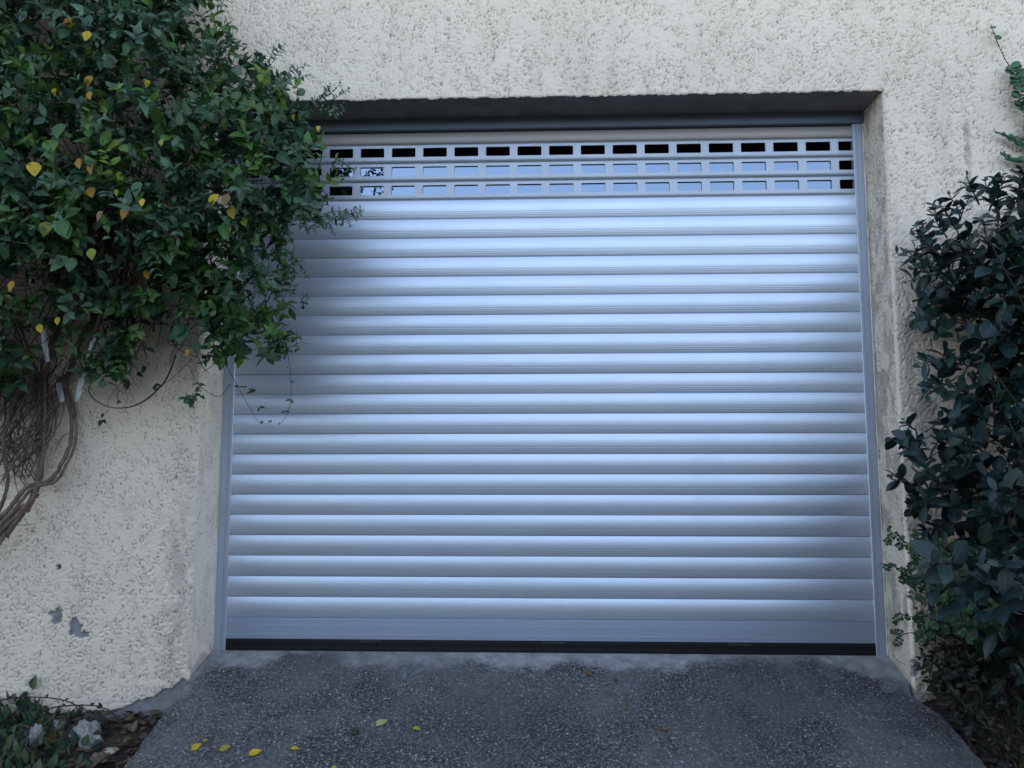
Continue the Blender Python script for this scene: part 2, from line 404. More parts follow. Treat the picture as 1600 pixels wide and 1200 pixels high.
XX, YY = np.meshgrid(xs2, ys2, indexing='ij')
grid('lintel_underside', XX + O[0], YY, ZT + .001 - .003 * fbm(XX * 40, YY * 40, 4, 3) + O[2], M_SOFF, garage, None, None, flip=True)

# ------------------------------------------------------------------ roller shutter
sh = empty('roller_shutter', ((SL + SR) / 2, YS, 0))
tag(sh, 'closed silver metal roller shutter with three rows of small oblong holes on top', 'roller shutter')
SO = Vector((-(SL + SR) / 2, -YS, 0))
def slat_profile(b=.0083, h=PITCHZ):
    P = []
    n = 44
    for i in range(n + 1):
        t = i / n
        y = -.002 - (b - .002) * 4 * t * (1 - t) * (1 - .15 * (.5 - t)) - .0012 * (1 - t) * t
        if .12 < t < .145 or .21 < t < .235 or .30 < t < .325: y += .0006        # rolled grooves
        P.append((y, .001 + t * (h - .0015)))
    return [(.006, .0), (.001, .0005)] + P + [(.006, h - .0008)]
# slats are a little longer than the clear width: they run inside the rails
m = MB(); m.prof(slat_profile(), SL - .012, SR + .012)
first = m.build('slat', M_SLAT, sh); zbase = .04
first.location = SO + Vector((0, YS, zbase + PITCHZ))
for k in range(2, 22):
    c = first.copy(); COL.objects.link(c); c.parent = sh
    c.location = SO + Vector((random.Random(k).uniform(-.001, .001), YS + random.Random(k + 50).uniform(-.0007, .0007), zbase + PITCHZ * k))
    c.rotation_euler.x = R(random.Random(k + 90).uniform(-.8, .8))
# flat bottom bar with a shallow groove, rubber seal, faint print on it
m = MB(); m.prof([(.006, 0), (-.006, 0), (-.0065, .018), (-.0062, .0195), (-.0065, .021), (-.0065, .052), (-.0062, .0535), (-.0065, .055), (-.006, .0745), (-.002, .0765), (.006, .0765)], SL - .012, SR + .012, True)
o = m.build('bottom_bar', M_BAR, sh, False); o.location = SO + Vector((0, YS, zbase))
m = MB(); m.prof([(.012, -.012), (-.008, -.012), (-.011, .004), (-.009, .016), (-.0105, .030), (-.007, .0395), (.012, .0395)], SL + .001, SR - .001, True)
seal = m.build('rubber_seal', M_RUB, sh, False); seal.location = SO + Vector((0, YS, 0))
m = MB(); rg = random.Random(4)
for px in (562, 848, 1138):
    m = MB()
    a = at(px, 1002, YS - .012).x
    for g in range(9):
        x0 = a + g * .0092; w_ = .0062; z0, z1 = .0305, .0370
        for st in rg.sample(range(5), 3):
            if st == 0: m.box(x0, x0 + .0014, -.0122, -.0106, z0, z1)
            if st == 1: m.box(x0 + w_ - .0014, x0 + w_, -.0122, -.0106, z0, z1)
            if st == 2: m.box(x0, x0 + w_, -.0121, -.0106, z1 - .0014, z1)
            if st == 3: m.box(x0, x0 + w_, -.0121, -.0106, z0, z0 + .0014)
            if st == 4: m.box(x0, x0 + w_, -.0121, -.0106, (z0 + z1) / 2 - .0007, (z0 + z1) / 2 + .0007)
    m.build('lettering', M_PRINT, seal, False)
# perforated slats
def perf_mesh():
    m = MB(); x0, x1 = SL - .012, SR + .012; yf = -.0065
    xc = at(582, 238, YS - .006).x; HP = (at(1278, 228, YS - .006).x - xc) / 14.0; hw, z0, z1 = .0475, .0225, .0600
    k0 = int(math.floor((x0 - xc) / HP)); cells = []
    zb, zt = .011, .0695
    k = k0
    while xc + (k - .5) * HP < x1:
        a, b = xc + (k - .5) * HP, xc + (k + .5) * HP
        a = max(a, x0); b = min(b, x1); cx = xc + k * HP
        l, r_ = max(cx - hw, x0 + .0015), min(cx + hw, x1 - .0015)
        if r_ - l < .012: m.add([(a, yf, zb), (b, yf, zb), (b, yf, zt), (a, yf, zt)], [(0, 1, 2, 3)])
        else:
            rr = .0045; inner = []; outer = []
            for (ccx, ccz, st, ox, oz) in ((l + rr, z0 + rr, 180, a, zb), (r_ - rr, z0 + rr, 270, b, zb), (r_ - rr, z1 - rr, 0, b, zt), (l + rr, z1 - rr, 90, a, zt)):
                for j in range(5):
                    an = R(st + j * 22.5); inner.append((ccx + rr * math.cos(an), ccz + rr * math.sin(an)))
                    outer.append((ox, oz))
            V = [(x, yf, z) for x, z in inner] + [(a, yf, zb), (b, yf, zb), (b, yf, zt), (a, yf, zt)] + [(x, yf + .001, z) for x, z in inner] + [(x, yf + .0075, z) for x, z in inner]
            F = []
            for i in range(20):
                j = (i + 1) % 20; q4 = i // 5
                F.append((24 + i, 24 + j, 44 + j, 44 + i)); F.append((i, j, 24 + j, 24 + i))
                if i % 5 != 4: F.append((20 + q4, j, i))
                else: F.append((20 + q4, 20 + (q4 + 1) % 4, j, i))
            m.add(V, F)
        k += 1
    m.prof([(.006, 0), (-.001, .0008), (-.0040, .0035), (-.0058, .0072), (yf, zb)], x0, x1)
    m.prof([(yf, zt), (-.0058, .0722), (-.0038, .0747), (-.001, .0762), (.006, .0765)], x0, x1)
    return m, xc, HP, hw
pm, xc, HP, hw = perf_mesh()
pf = pm.build('perforated_slat', M_PERF, sh, False)
me = pf.data
for i in range(3):
    o = pf if i == 0 else pf.copy()
    if i: COL.objects.link(o); o.parent = sh
    o.location = SO + Vector((0, YS, zbase + PITCHZ * (22 + i)))
    if i < 2:
        g = MB(); g.box(SL - .011, xc + 14.56 * HP, .0012, .0036, .014, .068); gl = g.build('glazing', M_PANE, o, False)
        gl.location = (0, 0, 0); gl.rotation_euler.x = R((-.3, .4)[i])
m = MB(); Zh = zbase + PITCHZ * 25
m.prof([(.01, 0), (-.002, .0005), (-.006, .006), (-.0075, .02), (-.0065, .034), (-.002, .046), (.01, .052)], SL - .004, SR + .004)
o = m.build('top_slat', M_HEAD, sh); o.location = SO + Vector((0, YS, Zh))
m = MB(); m.prof([(.03, 0), (-.020, 0), (-.022, .003), (-.022, .049), (.03, .049)], XL + .002, XR - .002, True)
o = m.build('head_trim', M_TRIM, sh, False); o.location = SO + Vector((0, YS, 2.016))
# guide rails with lip and groove, sealant against the render
for sg, a, b in ((-1, SL, -1.0965), (1, SR, 1.4000)):
    m = MB(); zb0, zt0 = -.012, 2.0155
    W = abs(b - a)
    pr = [(0, .012), (0, -.010), (.0015, -.0115), (W * .28, -.0115), (W * .28 + .001, -.0095), (W * .36, -.0095), (W * .36 + .001, -.013), (W * .86, -.013), (W * .9, -.011), (W, -.011), (W, .03), (.02, .03), (.02, .012)]
    V = []; n = len(pr)
    for z in (zb0, zt0):
        for u_, y in pr: V.append((a + sg * u_, YS + y, z))
    F = [(i, (i + 1) % n, n + (i + 1) % n, n + i) for i in range(n)]
    if sg < 0: F = [f[::-1] for f in F]
    m.add(V, F); o = m.build('guide_rail', M_RAIL, sh, False); o.location = SO
    bm_ = MB(); edge = XL if sg < 0 else XR; pts = []
    for i in range(90):
        z = zb0 + .005 + i * (2.03 - zb0) / 89; pts.append((b + sg * .0022, YS - .0095, z))
    bm_.tube(pts, [.0032 + .0012 * rg.random() for _ in pts], 6)
    s_ = bm_.build('sealant_bead', M_SEAL, o)

# ------------------------------------------------------------------ ramp, soil, road
SETTING = []
xr = np.arange(XL + .001, 1.4055, .0045); yr = np.arange(-.66, .215, .0045)
X, Y = np.meshgrid(xr, yr, indexing='ij')
n1 = fbm(X * 9, Y * 9, 5, 200); n2 = fbm(X * 90, Y * 90, 3, 210); f1, f2 = worley(X * 95, Y * 95, 220)
sd_ = .18 - Y
band = .055 + .07 * (fbm(X * 5, X * 0, 3, 230) - .4) + .15 * sstep(1.05, 1.40, X) + .03 * (1 - sstep(-1.1, -.85, X))
smt = 1 - sstep(-.045, .055, sd_ - band - (n1 - .5) * .20 - (n2 - .5) * .06)
smt = np.maximum(smt, .8 * (1 - sstep(0, .05, (1.41 - X) + (n1 - .5) * .12)))
smt = np.maximum(smt, .9 * (1 - sstep(.02, .05, (X - XL) + (n1 - .5) * .06)) * (1 - sstep(.1, .4, sd_)))
Zr = ramp_z(Y) + (1 - smt) * (.0032 * (1 - np.clip(f1 * 1.5, 0, 1)) + .0022 * n2) + .006 * (n1 - .5) * sstep(0, .08, sd_)
Zr = np.where(Y > .18, .0, Zr); Zr = np.where((Y > .16), np.minimum(Zr, -.001), Zr)
Xn = X.copy()
wv = (fbm(yr * 22, yr * 0, 4, 240) - .5) * .018 * sstep(.03, .18, .0 - yr + .03)
wv2 = .035 * sstep(.02, .2, -yr) - .02 * sstep(.0, .06, -yr) * (1 - sstep(.06, .2, -yr))
Xn += np.outer(1 - sstep(0, .25, xr - xr[0]), wv); Xn += np.outer(sstep(1.1, 1.405, xr), wv + wv2)
drop = np.zeros_like(X); drop[:3, :] = -np.array([.30, .012, .003])[:, None] * (yr[None, :] < -.002); drop[-3:, :] = -np.array([.003, .012, .30])[:, None] * (yr[None, :] < -.002)
rp = grid('ramp', Xn, Y, Zr + drop, M_RAMP, None, None, {'smoothed': smt}); tag(rp, kind='structure')
yb = np.linspace(-4.1, -.66, 60); xb = np.concatenate([[xr[0] - .001, xr[0]], np.linspace(xr[0] + .05, xr[-1] - .05, 40), [xr[-1] + .034, xr[-1] + .035]])
X, Y = np.meshgrid(xb, yb, indexing='ij'); Z = ramp_z(Y) + .006 * (fbm(X * 9, Y * 9, 5, 200) - .5); Z[0] -= .3; Z[-1] -= .3; Z = np.where(Y < -3.9, Z - .1, Z)
o = grid('lower_ramp', X, Y, Z, M_RAMP, None, None, {'smoothed': 0 * X}); tag(o, kind='structure')
def soil_z(x, y):
    side = np.where(x < 0, -.205, -.115 + .10 * sstep(1.42, 1.62, x) * sstep(-.55, -.05, y))
    return side + np.maximum(-.32 * (0 - y) * .85, -1.25 + .205) - 0
def soil_patch(x0, x1, s):
    xx = np.arange(x0, x1, .012); yy = np.arange(-1.3, .012, .012); X, Y = np.meshgrid(xx, yy, indexing='ij')
    o = grid('soil', X, Y, soil_z(X, Y) + .05 * (fbm(X * 9, Y * 9, 4, s) - .5) + .02 * (fbm(X * 45, Y * 45, 3, s + 4) - .5), M_SOIL); tag(o, kind='structure')
soil_patch(-2.6, XL + .012, 300); soil_patch(XR + .0, 3.2, 320)
X, Y = np.meshgrid(np.array([-60, -20, -8, -5, -3, -2, -1, 0, 1, 2, 3, 5, 8, 20, 60.]), np.array([-60, -25, -12, -8, -6, -4.2, -3.4, -2.6, -1.8, -1.2, -.6, 0, 8, 25, 60.]), indexing='ij')
Z = np.where(Y > -4.1, -.36 - .27 * np.clip(-Y, 0, 4.1), -1.46); o = grid('ground', X, Y, Z, M_SOIL); tag(o, kind='structure')
m = MB(); m.box(-60, 60, -7.6, -4.0, -1.45, -1.25); o = m.build('road', M_ROAD, None, False); tag(o, kind='structure')

# ------------------------------------------------------------------ leaves
def leaf_template(kind='ovate', fold=.22, curl=.18):
    T = {'ovate': [(.10, .26), (.28, .47), (.50, .46), (.75, .27), (.90, .11)],
         'ellip': [(.12, .24), (.30, .42), (.52, .48), (.74, .38), (.90, .18)],
         'round': [(.10, .34), (.30, .52), (.55, .56), (.78, .44), (.93, .22)],
         'obov': [(.15, .14), (.35, .28), (.60, .46), (.80, .47), (.94, .28)],
         'narrow': [(.12, .30), (.32, .46), (.55, .42), (.78, .24), (.92, .08)]}[kind]
    V = [(0, 0, 0)]; rib = [1.]
    for t, w_ in T:
        z = -curl * t * t
        V += [(t, -w_, z + fold * w_), (t, 0, z), (t, w_, z + fold * w_)]; rib += [0, 1., 0]
    V.append((1, 0, -curl)); rib.append(1.)
    F = [(0, 2, 1), (0, 3, 2)]
    for k in range(4):
        a = 1 + 3 * k; F += [(a, a + 1, a + 4, a + 3), (a + 1, a + 2, a + 5, a + 4)]
    a = 13; F += [(a, a + 1, 16), (a + 1, a + 2, 16)]
    return np.array(V, float), F, np.array(rib)
TPL = {}
for kd in ('ovate', 'ellip', 'round', 'obov', 'narrow'):
    TPL[kd] = [leaf_template(kd, f_, c_) for f_, c_ in ((.2, .15), (.35, .3), (.1, .05), (.3, -.1), (.45, .45))]
def add_leaf(m, P, d, n, L, Wd, col, kind='ovate', rg=random):
    """P base, d direction of the midrib, n leaf normal, L length, Wd width ratio"""
    V, F, rib = rg.choice(TPL[kind])
    d = d.normalized(); s_ = n.cross(d)
    if s_.length < 1e-4: s_ = d.orthogonal()
    s_.normalize(); nn = d.cross(s_)
    A = np.array([d * L, s_ * L * Wd, nn * L * .55])
    tw = rg.uniform(-.25, .25)
    W_ = V.copy(); W_[:, 2] += tw * V[:, 1] * V[:, 0]
    m.add(W_ @ A + np.array(P), F, col, rib)
def inpoly(x, y, P):
    c = False; j = len(P) - 1
    for i in range(len(P)):
        if (P[i][1] > y) != (P[j][1] > y) and x < (P[j][0] - P[i][0]) * (y - P[i][1]) / (P[j][1] - P[i][1]) + P[i][0]: c = not c
        j = i
    return c
def pdist(x, y, P):
    b = 1e9
    for i in range(len(P)):
        ax, ay = P[i]; bx_, by = P[(i + 1) % len(P)]; dx, dy = bx_ - ax, by - ay
        t = max(0, min(1, ((x - ax) * dx + (y - ay) * dy) / (dx * dx + dy * dy + 1e-9)))
        b = min(b, math.hypot(x - ax - t * dx, y - ay - t * dy))
    return b
def rv(rg, s=1.0): return Vector((rg.gauss(0, s), rg.gauss(0, s), rg.gauss(0, s)))
def jit(c, rg, a=.25, hue=.12):
    k = 1 + rg.uniform(-a, a); return (c[0] * k * (1 + rg.uniform(-hue, hue)), c[1] * k, c[2] * k * (1 + rg.uniform(-hue, hue)))

# ------------------------------------------------------------------ climber on the left
rg = random.Random(11)
climber = empty('climbing_honeysuckle', (-1.72, -.12, -.2))
tag(climber, 'large leafy green climber with yellowing leaves and bare woody stems, left of the shutter', 'climber')
CO = -Vector(climber.location)
OUT = [(-330, -260), (150, -240), (300, -60), (335, 5), (352, 55), (385, 78), (420, 110), (458, 135), (478, 170), (486, 210), (502, 240), (512, 280), (500, 322), (470, 345), (445, 372), (436, 410), (440, 450), (446, 500), (430, 545), (352, 562), (330, 520), (305, 470), (255, 500), (215, 545), (165, 590), (95, 560), (60, 590), (0, 600), (-330, 640)]
# places where the foliage opens and the tangle shows: (px,py,rx,ry, keep share)
HOLES = [(70, 540, 24, 45, .12), (142, 545, 18, 22, .2), (122, 612, 20, 26, 0), (185, 395, 40, 70, .25), (40, 455, 60, 45, .4), (130, 520, 60, 45, .5), (200, 185, 26, 20, .4), (30, 160, 28, 22, .4), (270, 490, 50, 50, .45), (70, 25, 40, 18, .4), (215, 120, 20, 14, .4), (20, 560, 50, 50, .5), (405, 470, 30, 40, .8), (300, 520, 25, 40, .6)]
GRN = [((.036, .094, .044), 5), ((.050, .116, .058), 4), ((.074, .142, .094), 4), ((.060, .146, .032), 4), ((.12, .20, .034), 1)]
GP = [c for c, k in GRN for _ in range(k)]
leaves = MB(); twigs = MB(); yel = MB()
def keep_at(px, py):
    k = 1.0
    for hx, hy, a, b, s_ in HOLES:
        if ((px - hx) / a) ** 2 + ((py - hy) / b) ** 2 < 1: k = min(k, s_)
    return k
def depth_at(px, py, u):
    e = pdist(px, py, OUT); b = min(1, e / 170.0)
    return -(.05 + (.10 + .34 * b ** .7) * u)
def shoot(P, d, n, L0, step, rg, cols, kind='ovate', lw=.62, gravity=.25, clip=OUT, mleaf=None, mtwig=None, margin=10, droop=.3):
    mleaf = mleaf or leaves; mtwig = mtwig or twigs
    pts = [P.copy()]; d = d.normalized(); col = rg.choice(cols); roll = rg.uniform(0, 6.28)
    for i in range(n):
        d = (d + rv(rg, .16) + Vector((0, 0, -gravity * .2))).normalized()
        Q = pts[-1] + d * step * rg.uniform(.8, 1.2)
        if Q.y > (-.03 if not (XL < Q.x < XR and Q.z < ZT) else .14): Q.y = -.03; d.y = -abs(d.y)
        px, py = proj(Q)
        if clip and not inpoly(px, py, clip) and pdist(px, py, clip) > margin: break
        pts.append(Q)
        s1 = d.orthogonal(); s1.rotate(Matrix.Rotation(roll + (i % 2) * 1.57 + rg.uniform(-.3, .3), 3, d))
        k = 1 - .6 * (i / n) ** 2
        if keep_at(px, py) < rg.random(): continue
        for sgn in (1, -1):
            if rg.random() < .1: continue
            ld = (s1 * sgn + d * rg.uniform(.2, .9) + Vector((0, -.35, -droop * rg.random()))).normalized()
            nn = (Vector((rg.gauss(0, .45), -.75 + rg.gauss(0, .35), .75))).normalized()
            add_leaf(mleaf, Q, ld, nn, L0 * k * rg.uniform(.7, 1.25), lw * rg.uniform(.85, 1.15), jit(col, rg), kind, rg)
    if len(pts) > 2: mtwig.tube(pts, [.0016 * (1 - .6 * i / len(pts)) for i in range(len(pts))], 3, (.55, .5, .45))
cnt = 0
while cnt < 2300:
    px = rg.uniform(-330, 530); py = rg.uniform(-250, 610)
    if not inpoly(px, py, OUT): continue
    if keep_at(px, py) < rg.random(): continue
    cnt += 1
    u = rg.random() ** .6
    P = at(px, py, depth_at(px, py, u))
    d = Vector((rg.gauss(.1, .8), -.5 + rg.gauss(0, .5), rg.gauss(.1, .8)))
    low = sstep(200, 480, py)
    cols = GP if rg.random() > low * .6 else [(.042, .105, .03), (.06, .13, .035), (.036, .085, .045)]
    shoot(P, d, rg.randint(5, 9), rg.uniform(.033, .058), .021, rg, cols, 'ovate', .60)
# silhouettes that stand out against the wall and the shutter
for px, py, dx, dz, n_ in ((340, 15, .1, 1, 7), (352, 48, .7, -.6, 6), (420, 105, .5, .7, 6), (450, 122, .8, .5, 6), (485, 160, .9, .5, 8), (492, 172, 1, .2, 8), (505, 160, 1, .1, 7), (515, 250, 1, -.1, 7), (500, 340, 1, .05, 9), (470, 345, 1, -.1, 11), (520, 345, 1, .0, 7), (455, 395, .7, -.6, 7), (120, -5, .2, 1, 5), (175, 5, .5, 1, 6), (250, -5, .2, 1, 5)):
    for r_ in range(2):
        shoot(at(px + rg.uniform(-8, 8), py + rg.uniform(-8, 8), -.18 - .1 * rg.random()), Vector((dx, -.1, dz)) + rv(rg, .12), n_, .026, .013, rg, GP[:14], 'narrow', .48, .05, None)
# large single leaves and the yellow ones
YEL = [(300, 98 - 62, 105, 36, 20, 0), (105, 35, 0, 0, 26, 0), (138, 55, 0, 0, 22, 1), (52, 262, 0, 0, 32, 1), (142, 125, 0, 0, 22, 0), (140, 148, 0, 0, 18, 0), (85, 142, 0, 0, 15, 1), (55, 101, 0, 0, 12, 1), (232, 130, 0, 0, 15, 1), (128, 72, 0, 0, 10, 0), (200, 330, 0, 0, 26, 0), (340, 312, 0, 0, 30, 1), (361, 330, 0, 0, 24, 3), (380, 345, 0, 0, 20, 2), (355, 310, 0, 0, 24, 4), (122, 255, 0, 0, 24, 0), (142, 262, 0, 0, 22, 0), (140, 300, 0, 0, 24, 0), (300, 283, 0, 0, 12, 1), (251, 222, 0, 0, 14, 2), (75, 355, 0, 0, 28, 2), (222, 315, 0, 0, 16, 1), (182, 300, 0, 0, 14, 2), (460, 182, 0, 0, 14, 0), (498, 200, 0, 0, 12, 1), (395, 236, 0, 0, 12, 1), (406, 313, 0, 0, 12, 1), (228, 428, 0, 0, 20, 0), (20, 445, 0, 0, 22, 0), (90, 500, 0, 0, 16, 1), (60, 512, 0, 0, 18, 1), (142, 395, 0, 0, 24, 2), (160, 336, 0, 0, 20, 4), (296, 550, 0, 0, 14, 0), (418, 480, 0, 0, 10, 0), (445, 520, 0, 0, 8, 1), (85, 610, 0, 0, 12, 1), (24, 585, 0, 0, 10, 1), (213, 150, 0, 0, 8, 0), (268, 208, 0, 0, 10, 2), (318, 410, 0, 0, 12, 1), (142, 490, 0, 0, 8, 1), (355, 355, 0, 0, 14, 1), (152, 243, 0, 0, 12, 0), (105, 448, 0, 0, 10, 1)]
YC = [(.36, .20, .02), (.50, .40, .03), (.22, .26, .03), (.44, .38, .04), (.34, .22, .12)]
for px, py, _a, _b, sz, ci in [y for y in YEL[1:] if y[4] > 12 or y[0] > 440]:
    P = at(px, py - sz * .3, depth_at(px, py, 1.0) - .03); L_ = sz * .95 / FPX * (P.y - CAM[1])
    add_leaf(yel, P, Vector((rg.uniform(-.6, .6), -.25, -1)), Vector((rg.gauss(0, .3), -1, .35)), L_, rg.uniform(.6, .8), jit(YC[ci], rg, .12, .05), 'ovate', rg)
for px, py, sz, c_ in ((85, 230, 44, (.085, .16, .03)), (20, 300, 28, (.04, .11, .05)), (100, 350, 48, (.045, .13, .035)), (125, 335, 42, (.045, .12, .03)), (60, 340, 36, (.04, .11, .04)), (105, 410, 44, (.05, .12, .045)), (215, 290, 34, (.04, .1, .05)), (245, 405, 46, (.035, .115, .04)), (275, 415, 46, (.03, .10, .04)), (255, 385, 40, (.04, .12, .04)), (345, 360, 30, (.05, .14, .04)), (435, 250, 34, (.03, .09, .045)), (470, 210, 34, (.03, .085, .05)), (405, 165, 34, (.06, .13, .03)), (375, 155, 30, (.05, .12, .04)), (170, 215, 38, (.08, .15, .03)), (190, 225, 34, (.09, .16, .03)), (100, 200, 40, (.05, .12, .03)), (130, 290, 40, (.06, .13, .03)), (300, 460, 34, (.035, .10, .035)), (330, 470, 34, (.03, .10, .035)), (285, 505, 40, (.03, .09, .045)), (240, 470, 34, (.03, .085, .045)), (310, 545, 22, (.02, .06, .03))):
    for _ in range(2):
        P = at(px + rg.uniform(-10, 10), py + rg.uniform(-12, 4), depth_at(px, py, 1.0) - .02); L_ = sz * rg.uniform(.65, .95) / FPX * (P.y - CAM[1])
        add_leaf(leaves, P, Vector((rg.uniform(-1, 1), -.3, -.7)), Vector((rg.gauss(0, .4), -1, .6)), L_, .68, jit(c_, rg, .15), 'ovate', rg)
# hanging sprays over the corner and the shutter
for px, py, n_, L_ in ((420, 500, 7, .030), (455, 535, 6, .028), (440, 545, 6, .030), (400, 490, 8, .03), (345, 560, 6, .030), (375, 545, 6, .03), (330, 500, 6, .03), (195, 520, 6, .034), (190, 570, 6, .036), (290, 520, 7, .034), (20, 600, 6, .03), (455, 450, 4, .018), (470, 475, 3, .018), (300, 620, 3, .026), (345, 455, 6, .03), (435, 425, 5, .022), (425, 470, 5, .028), (90, 470, 6, .03), (45, 500, 5, .03)):
    for _ in range(3):
        shoot(at(px + rg.uniform(-12, 12), py - rg.uniform(5, 26), -.10 - .12 * rg.random()), Vector((rg.uniform(-.6, .6), -.3, -.8)), n_, L_, .012, rg, [(.032, .085, .035), (.026, .07, .04), (.05, .11, .03)], 'ovate', .66, .3, None)
def pxpath(L, n=5): return smooth_path([at(a, b, c_) for a, b, c_ in L], n)
for L in ([(445, 520, -.2), (452, 570, -.19), (455, 620, -.18), (447, 650, -.18), (436, 664, -.18)], [(345, 555, -.14), (372, 605, -.13), (392, 640, -.12), (405, 660, -.12), (421, 662, -.12)],
          [(275, 555, -.1), (256, 598, -.11), (215, 632, -.12), (170, 636, -.12), (140, 615, -.12), (145, 590, -.1)], [(300, 560, -.1), (270, 590, -.1), (240, 610, -.1)], [(460, 385, -.2), (452, 420, -.2), (430, 450, -.2), (405, 455, -.2)],
          [(360, 600, -.1), (340, 620, -.08), (310, 600, -.07), (295, 570, -.07)], [(178, 580, -.08), (183, 610, -.07), (184, 628, -.07)], [(170, 640, -.05), (160, 652, -.05)], [(470, 535, -.2), (485, 537, -.2)], [(455, 445, -.2), (442, 470, -.2), (446, 488, -.2)]):
    pts = pxpath(L); rr = .0034 if L[0][0] == 275 else .0013
    twigs.tube(pts, [rr * (1 - .5 * i / len(pts)) for i in range(len(pts))], 4, (.8, .7, .6))
for px, py, Y_, s_ in ((455, 628, -.18, .022), (448, 646, -.18, .02), (398, 615, -.12, .032), (404, 640, -.12, .022), (421, 660, -.12, .015), (412, 662, -.12, .013), (300, 628, -.06, .036), (292, 625, -.06, .03), (312, 622, -.06, .03), (160, 660, -.05, .032), (158, 650, -.05, .018), (204, 600, -.08, .034), (198, 602, -.08, .026), (238, 607, -.1, .03), (184, 630, -.07, .016), (375, 608, -.1, .02), (383, 608, -.1, .018), (228, 575, -.1, .03), (215, 588, -.1, .03), (457, 600, -.18, .012), (450, 578, -.18, .01), (435, 665, -.18, .008)):
    for k in range(2):
        add_leaf(leaves, at(px + rg.uniform(-3, 3), py - 4, Y_), Vector((rg.uniform(-1, 1), -.2, rg.uniform(-.8, .3))), Vector((rg.gauss(0, .5), -.8, .6)), s_ * rg.uniform(.8, 1), .6, jit((.022, .055, .032), rg), 'ovate', rg)
# tangle of bare twigs behind the leaves
TG = [(-300, 60), (200, 120), (330, 240), (430, 330), (440, 420), (370, 500), (320, 560), (220, 540), (130, 640), (60, 700), (-300, 720)]
k = 0
while k < 560:
    px = rg.uniform(-300, 440); py = rg.uniform(60, 700)
    if not inpoly(px, py, TG): continue
    k += 1; P = at(px, py, -.03 - .20 * rg.random() ** 1.4); d = Vector((rg.gauss(0, 1), rg.gauss(0, .25), rg.gauss(-.2, 1))).normalized(); tu = rv(rg, .22)
    pts = [P]
    for i in range(rg.randint(8, 18)):
        d = (d + tu * .5 + rv(rg, .12)).normalized(); Q = pts[-1] + d * .022
        if Q.y > -.012: Q.y = -.012
        a, b = proj(Q)
        if not inpoly(a, b, TG) and pdist(a, b, TG) > 25: break
        pts.append(Q)
    if len(pts) > 3:
        r0 = rg.choice((.0011, .0013, .0016, .0024)); twigs.tube(pts, [r0 * (1 - .4 * i / len(pts)) for i in range(len(pts))], 3, jit((.8, .68, .6), rg, .5, .05))
for i in range(90):    # vertical fibres of dead stem hanging in the middle
    px = rg.gauss(180, 40); py = rg.uniform(240, 420); P = at(px, py, -.06 - .15 * rg.random()); pts = [P]; d = Vector((rg.gauss(-.15, .2), 0, -1))
    for j in range(rg.randint(8, 16)): d = (d + rv(rg, .08)).normalized(); pts.append(pts[-1] + d * .028)
    twigs.tube(pts, rg.choice((.0015, .002, .003)), 3, jit((1.0, .85, .75), rg, .5, .05))
stems = MB()
def woody(L, r0, r1, c_=(1, 1, 1), strands=1):
    for s_ in range(strands):
        oz = rv(rg, r0 * .9 if strands > 1 else 0); pts = [p_ + oz * (1 if strands > 1 else 0) + rv(rg, .0009) for p_ in pxpath(L, 8)]
        r0 *= .8; r1 *= .8
        stems.tube(pts, [r0 + (r1 - r0) * i / (len(pts) - 1) for i in range(len(pts))], 7, jit(c_, rg, .2, .03), .14)
woody([(72, 560, -.05), (66, 620, -.055), (62, 690, -.055), (62, 740, -.06), (54, 770, -.07), (40, 800, -.08)], .019, .013, (1.15, .95, .8))
woody([(66, 560, -.07), (70, 640, -.07), (66, 720, -.08), (50, 780, -.09), (10, 840, -.11)], .008, .007, (.9, .8, .7), 2)
woody([(95, 590, -.05), (113, 640, -.05), (114, 690, -.05), (100, 725, -.06), (82, 752, -.07), (45, 764, -.09), (15, 800, -.11), (-30, 845, -.13)], .0075, .011, (.95, .88, .84), 2)
woody([(30, 600, -.09), (14, 650, -.10), (5, 700, -.10), (12, 750, -.10), (2, 790, -.11), (-20, 830, -.12)], .008, .008, (.75, .68, .62))
woody([(55, 590, -.06), (30, 640, -.08), (20, 660, -.09), (-10, 690, -.09)], .006, .005, (.8, .7, .62), 2)
woody([(45, 790, -.09), (20, 815, -.10), (-10, 860, -.12), (-60, 930, -.14)], .012, .013, (.85, .76, .7), 3)
woody([(60, 770, -.08), (35, 800, -.1), (5, 830, -.11), (-40, 880, -.13)], .008, .008, (1, .85, .72), 3)
woody([(100, 600, -.05), (120, 540, -.08), (150, 480, -.1), (165, 400, -.12), (180, 300, -.14), (170, 200, -.15)], .008, .010, (.8, .72, .66), 3)
woody([(75, 560, -.06), (95, 500, -.08), (110, 440, -.1), (120, 360, -.12), (110, 250, -.14)], .010, .009, (.7, .62, .56), 3)
woody([(55, 600, -.06), (40, 540, -.08), (10, 480, -.1), (-60, 420, -.12)], .006, .005, (.75, .66, .6), 2)
woody([(150, 560, -.08), (190, 500, -.1), (215, 420, -.12), (220, 320, -.14)], .005, .006, (.8, .72, .66), 3)
for i in range(60):
    L = [(rg.uniform(0, 120), rg.uniform(560, 620), -.06), (rg.uniform(-20, 90), rg.uniform(640, 690), -.05 - .04 * rg.random()), (rg.uniform(-40, 60), rg.uniform(690, 760), -.06)]
    stems.tube(pxpath(L, 5), rg.choice((.001, .0015, .0022)), 4, jit((.75, .66, .6), rg, .3, .03))
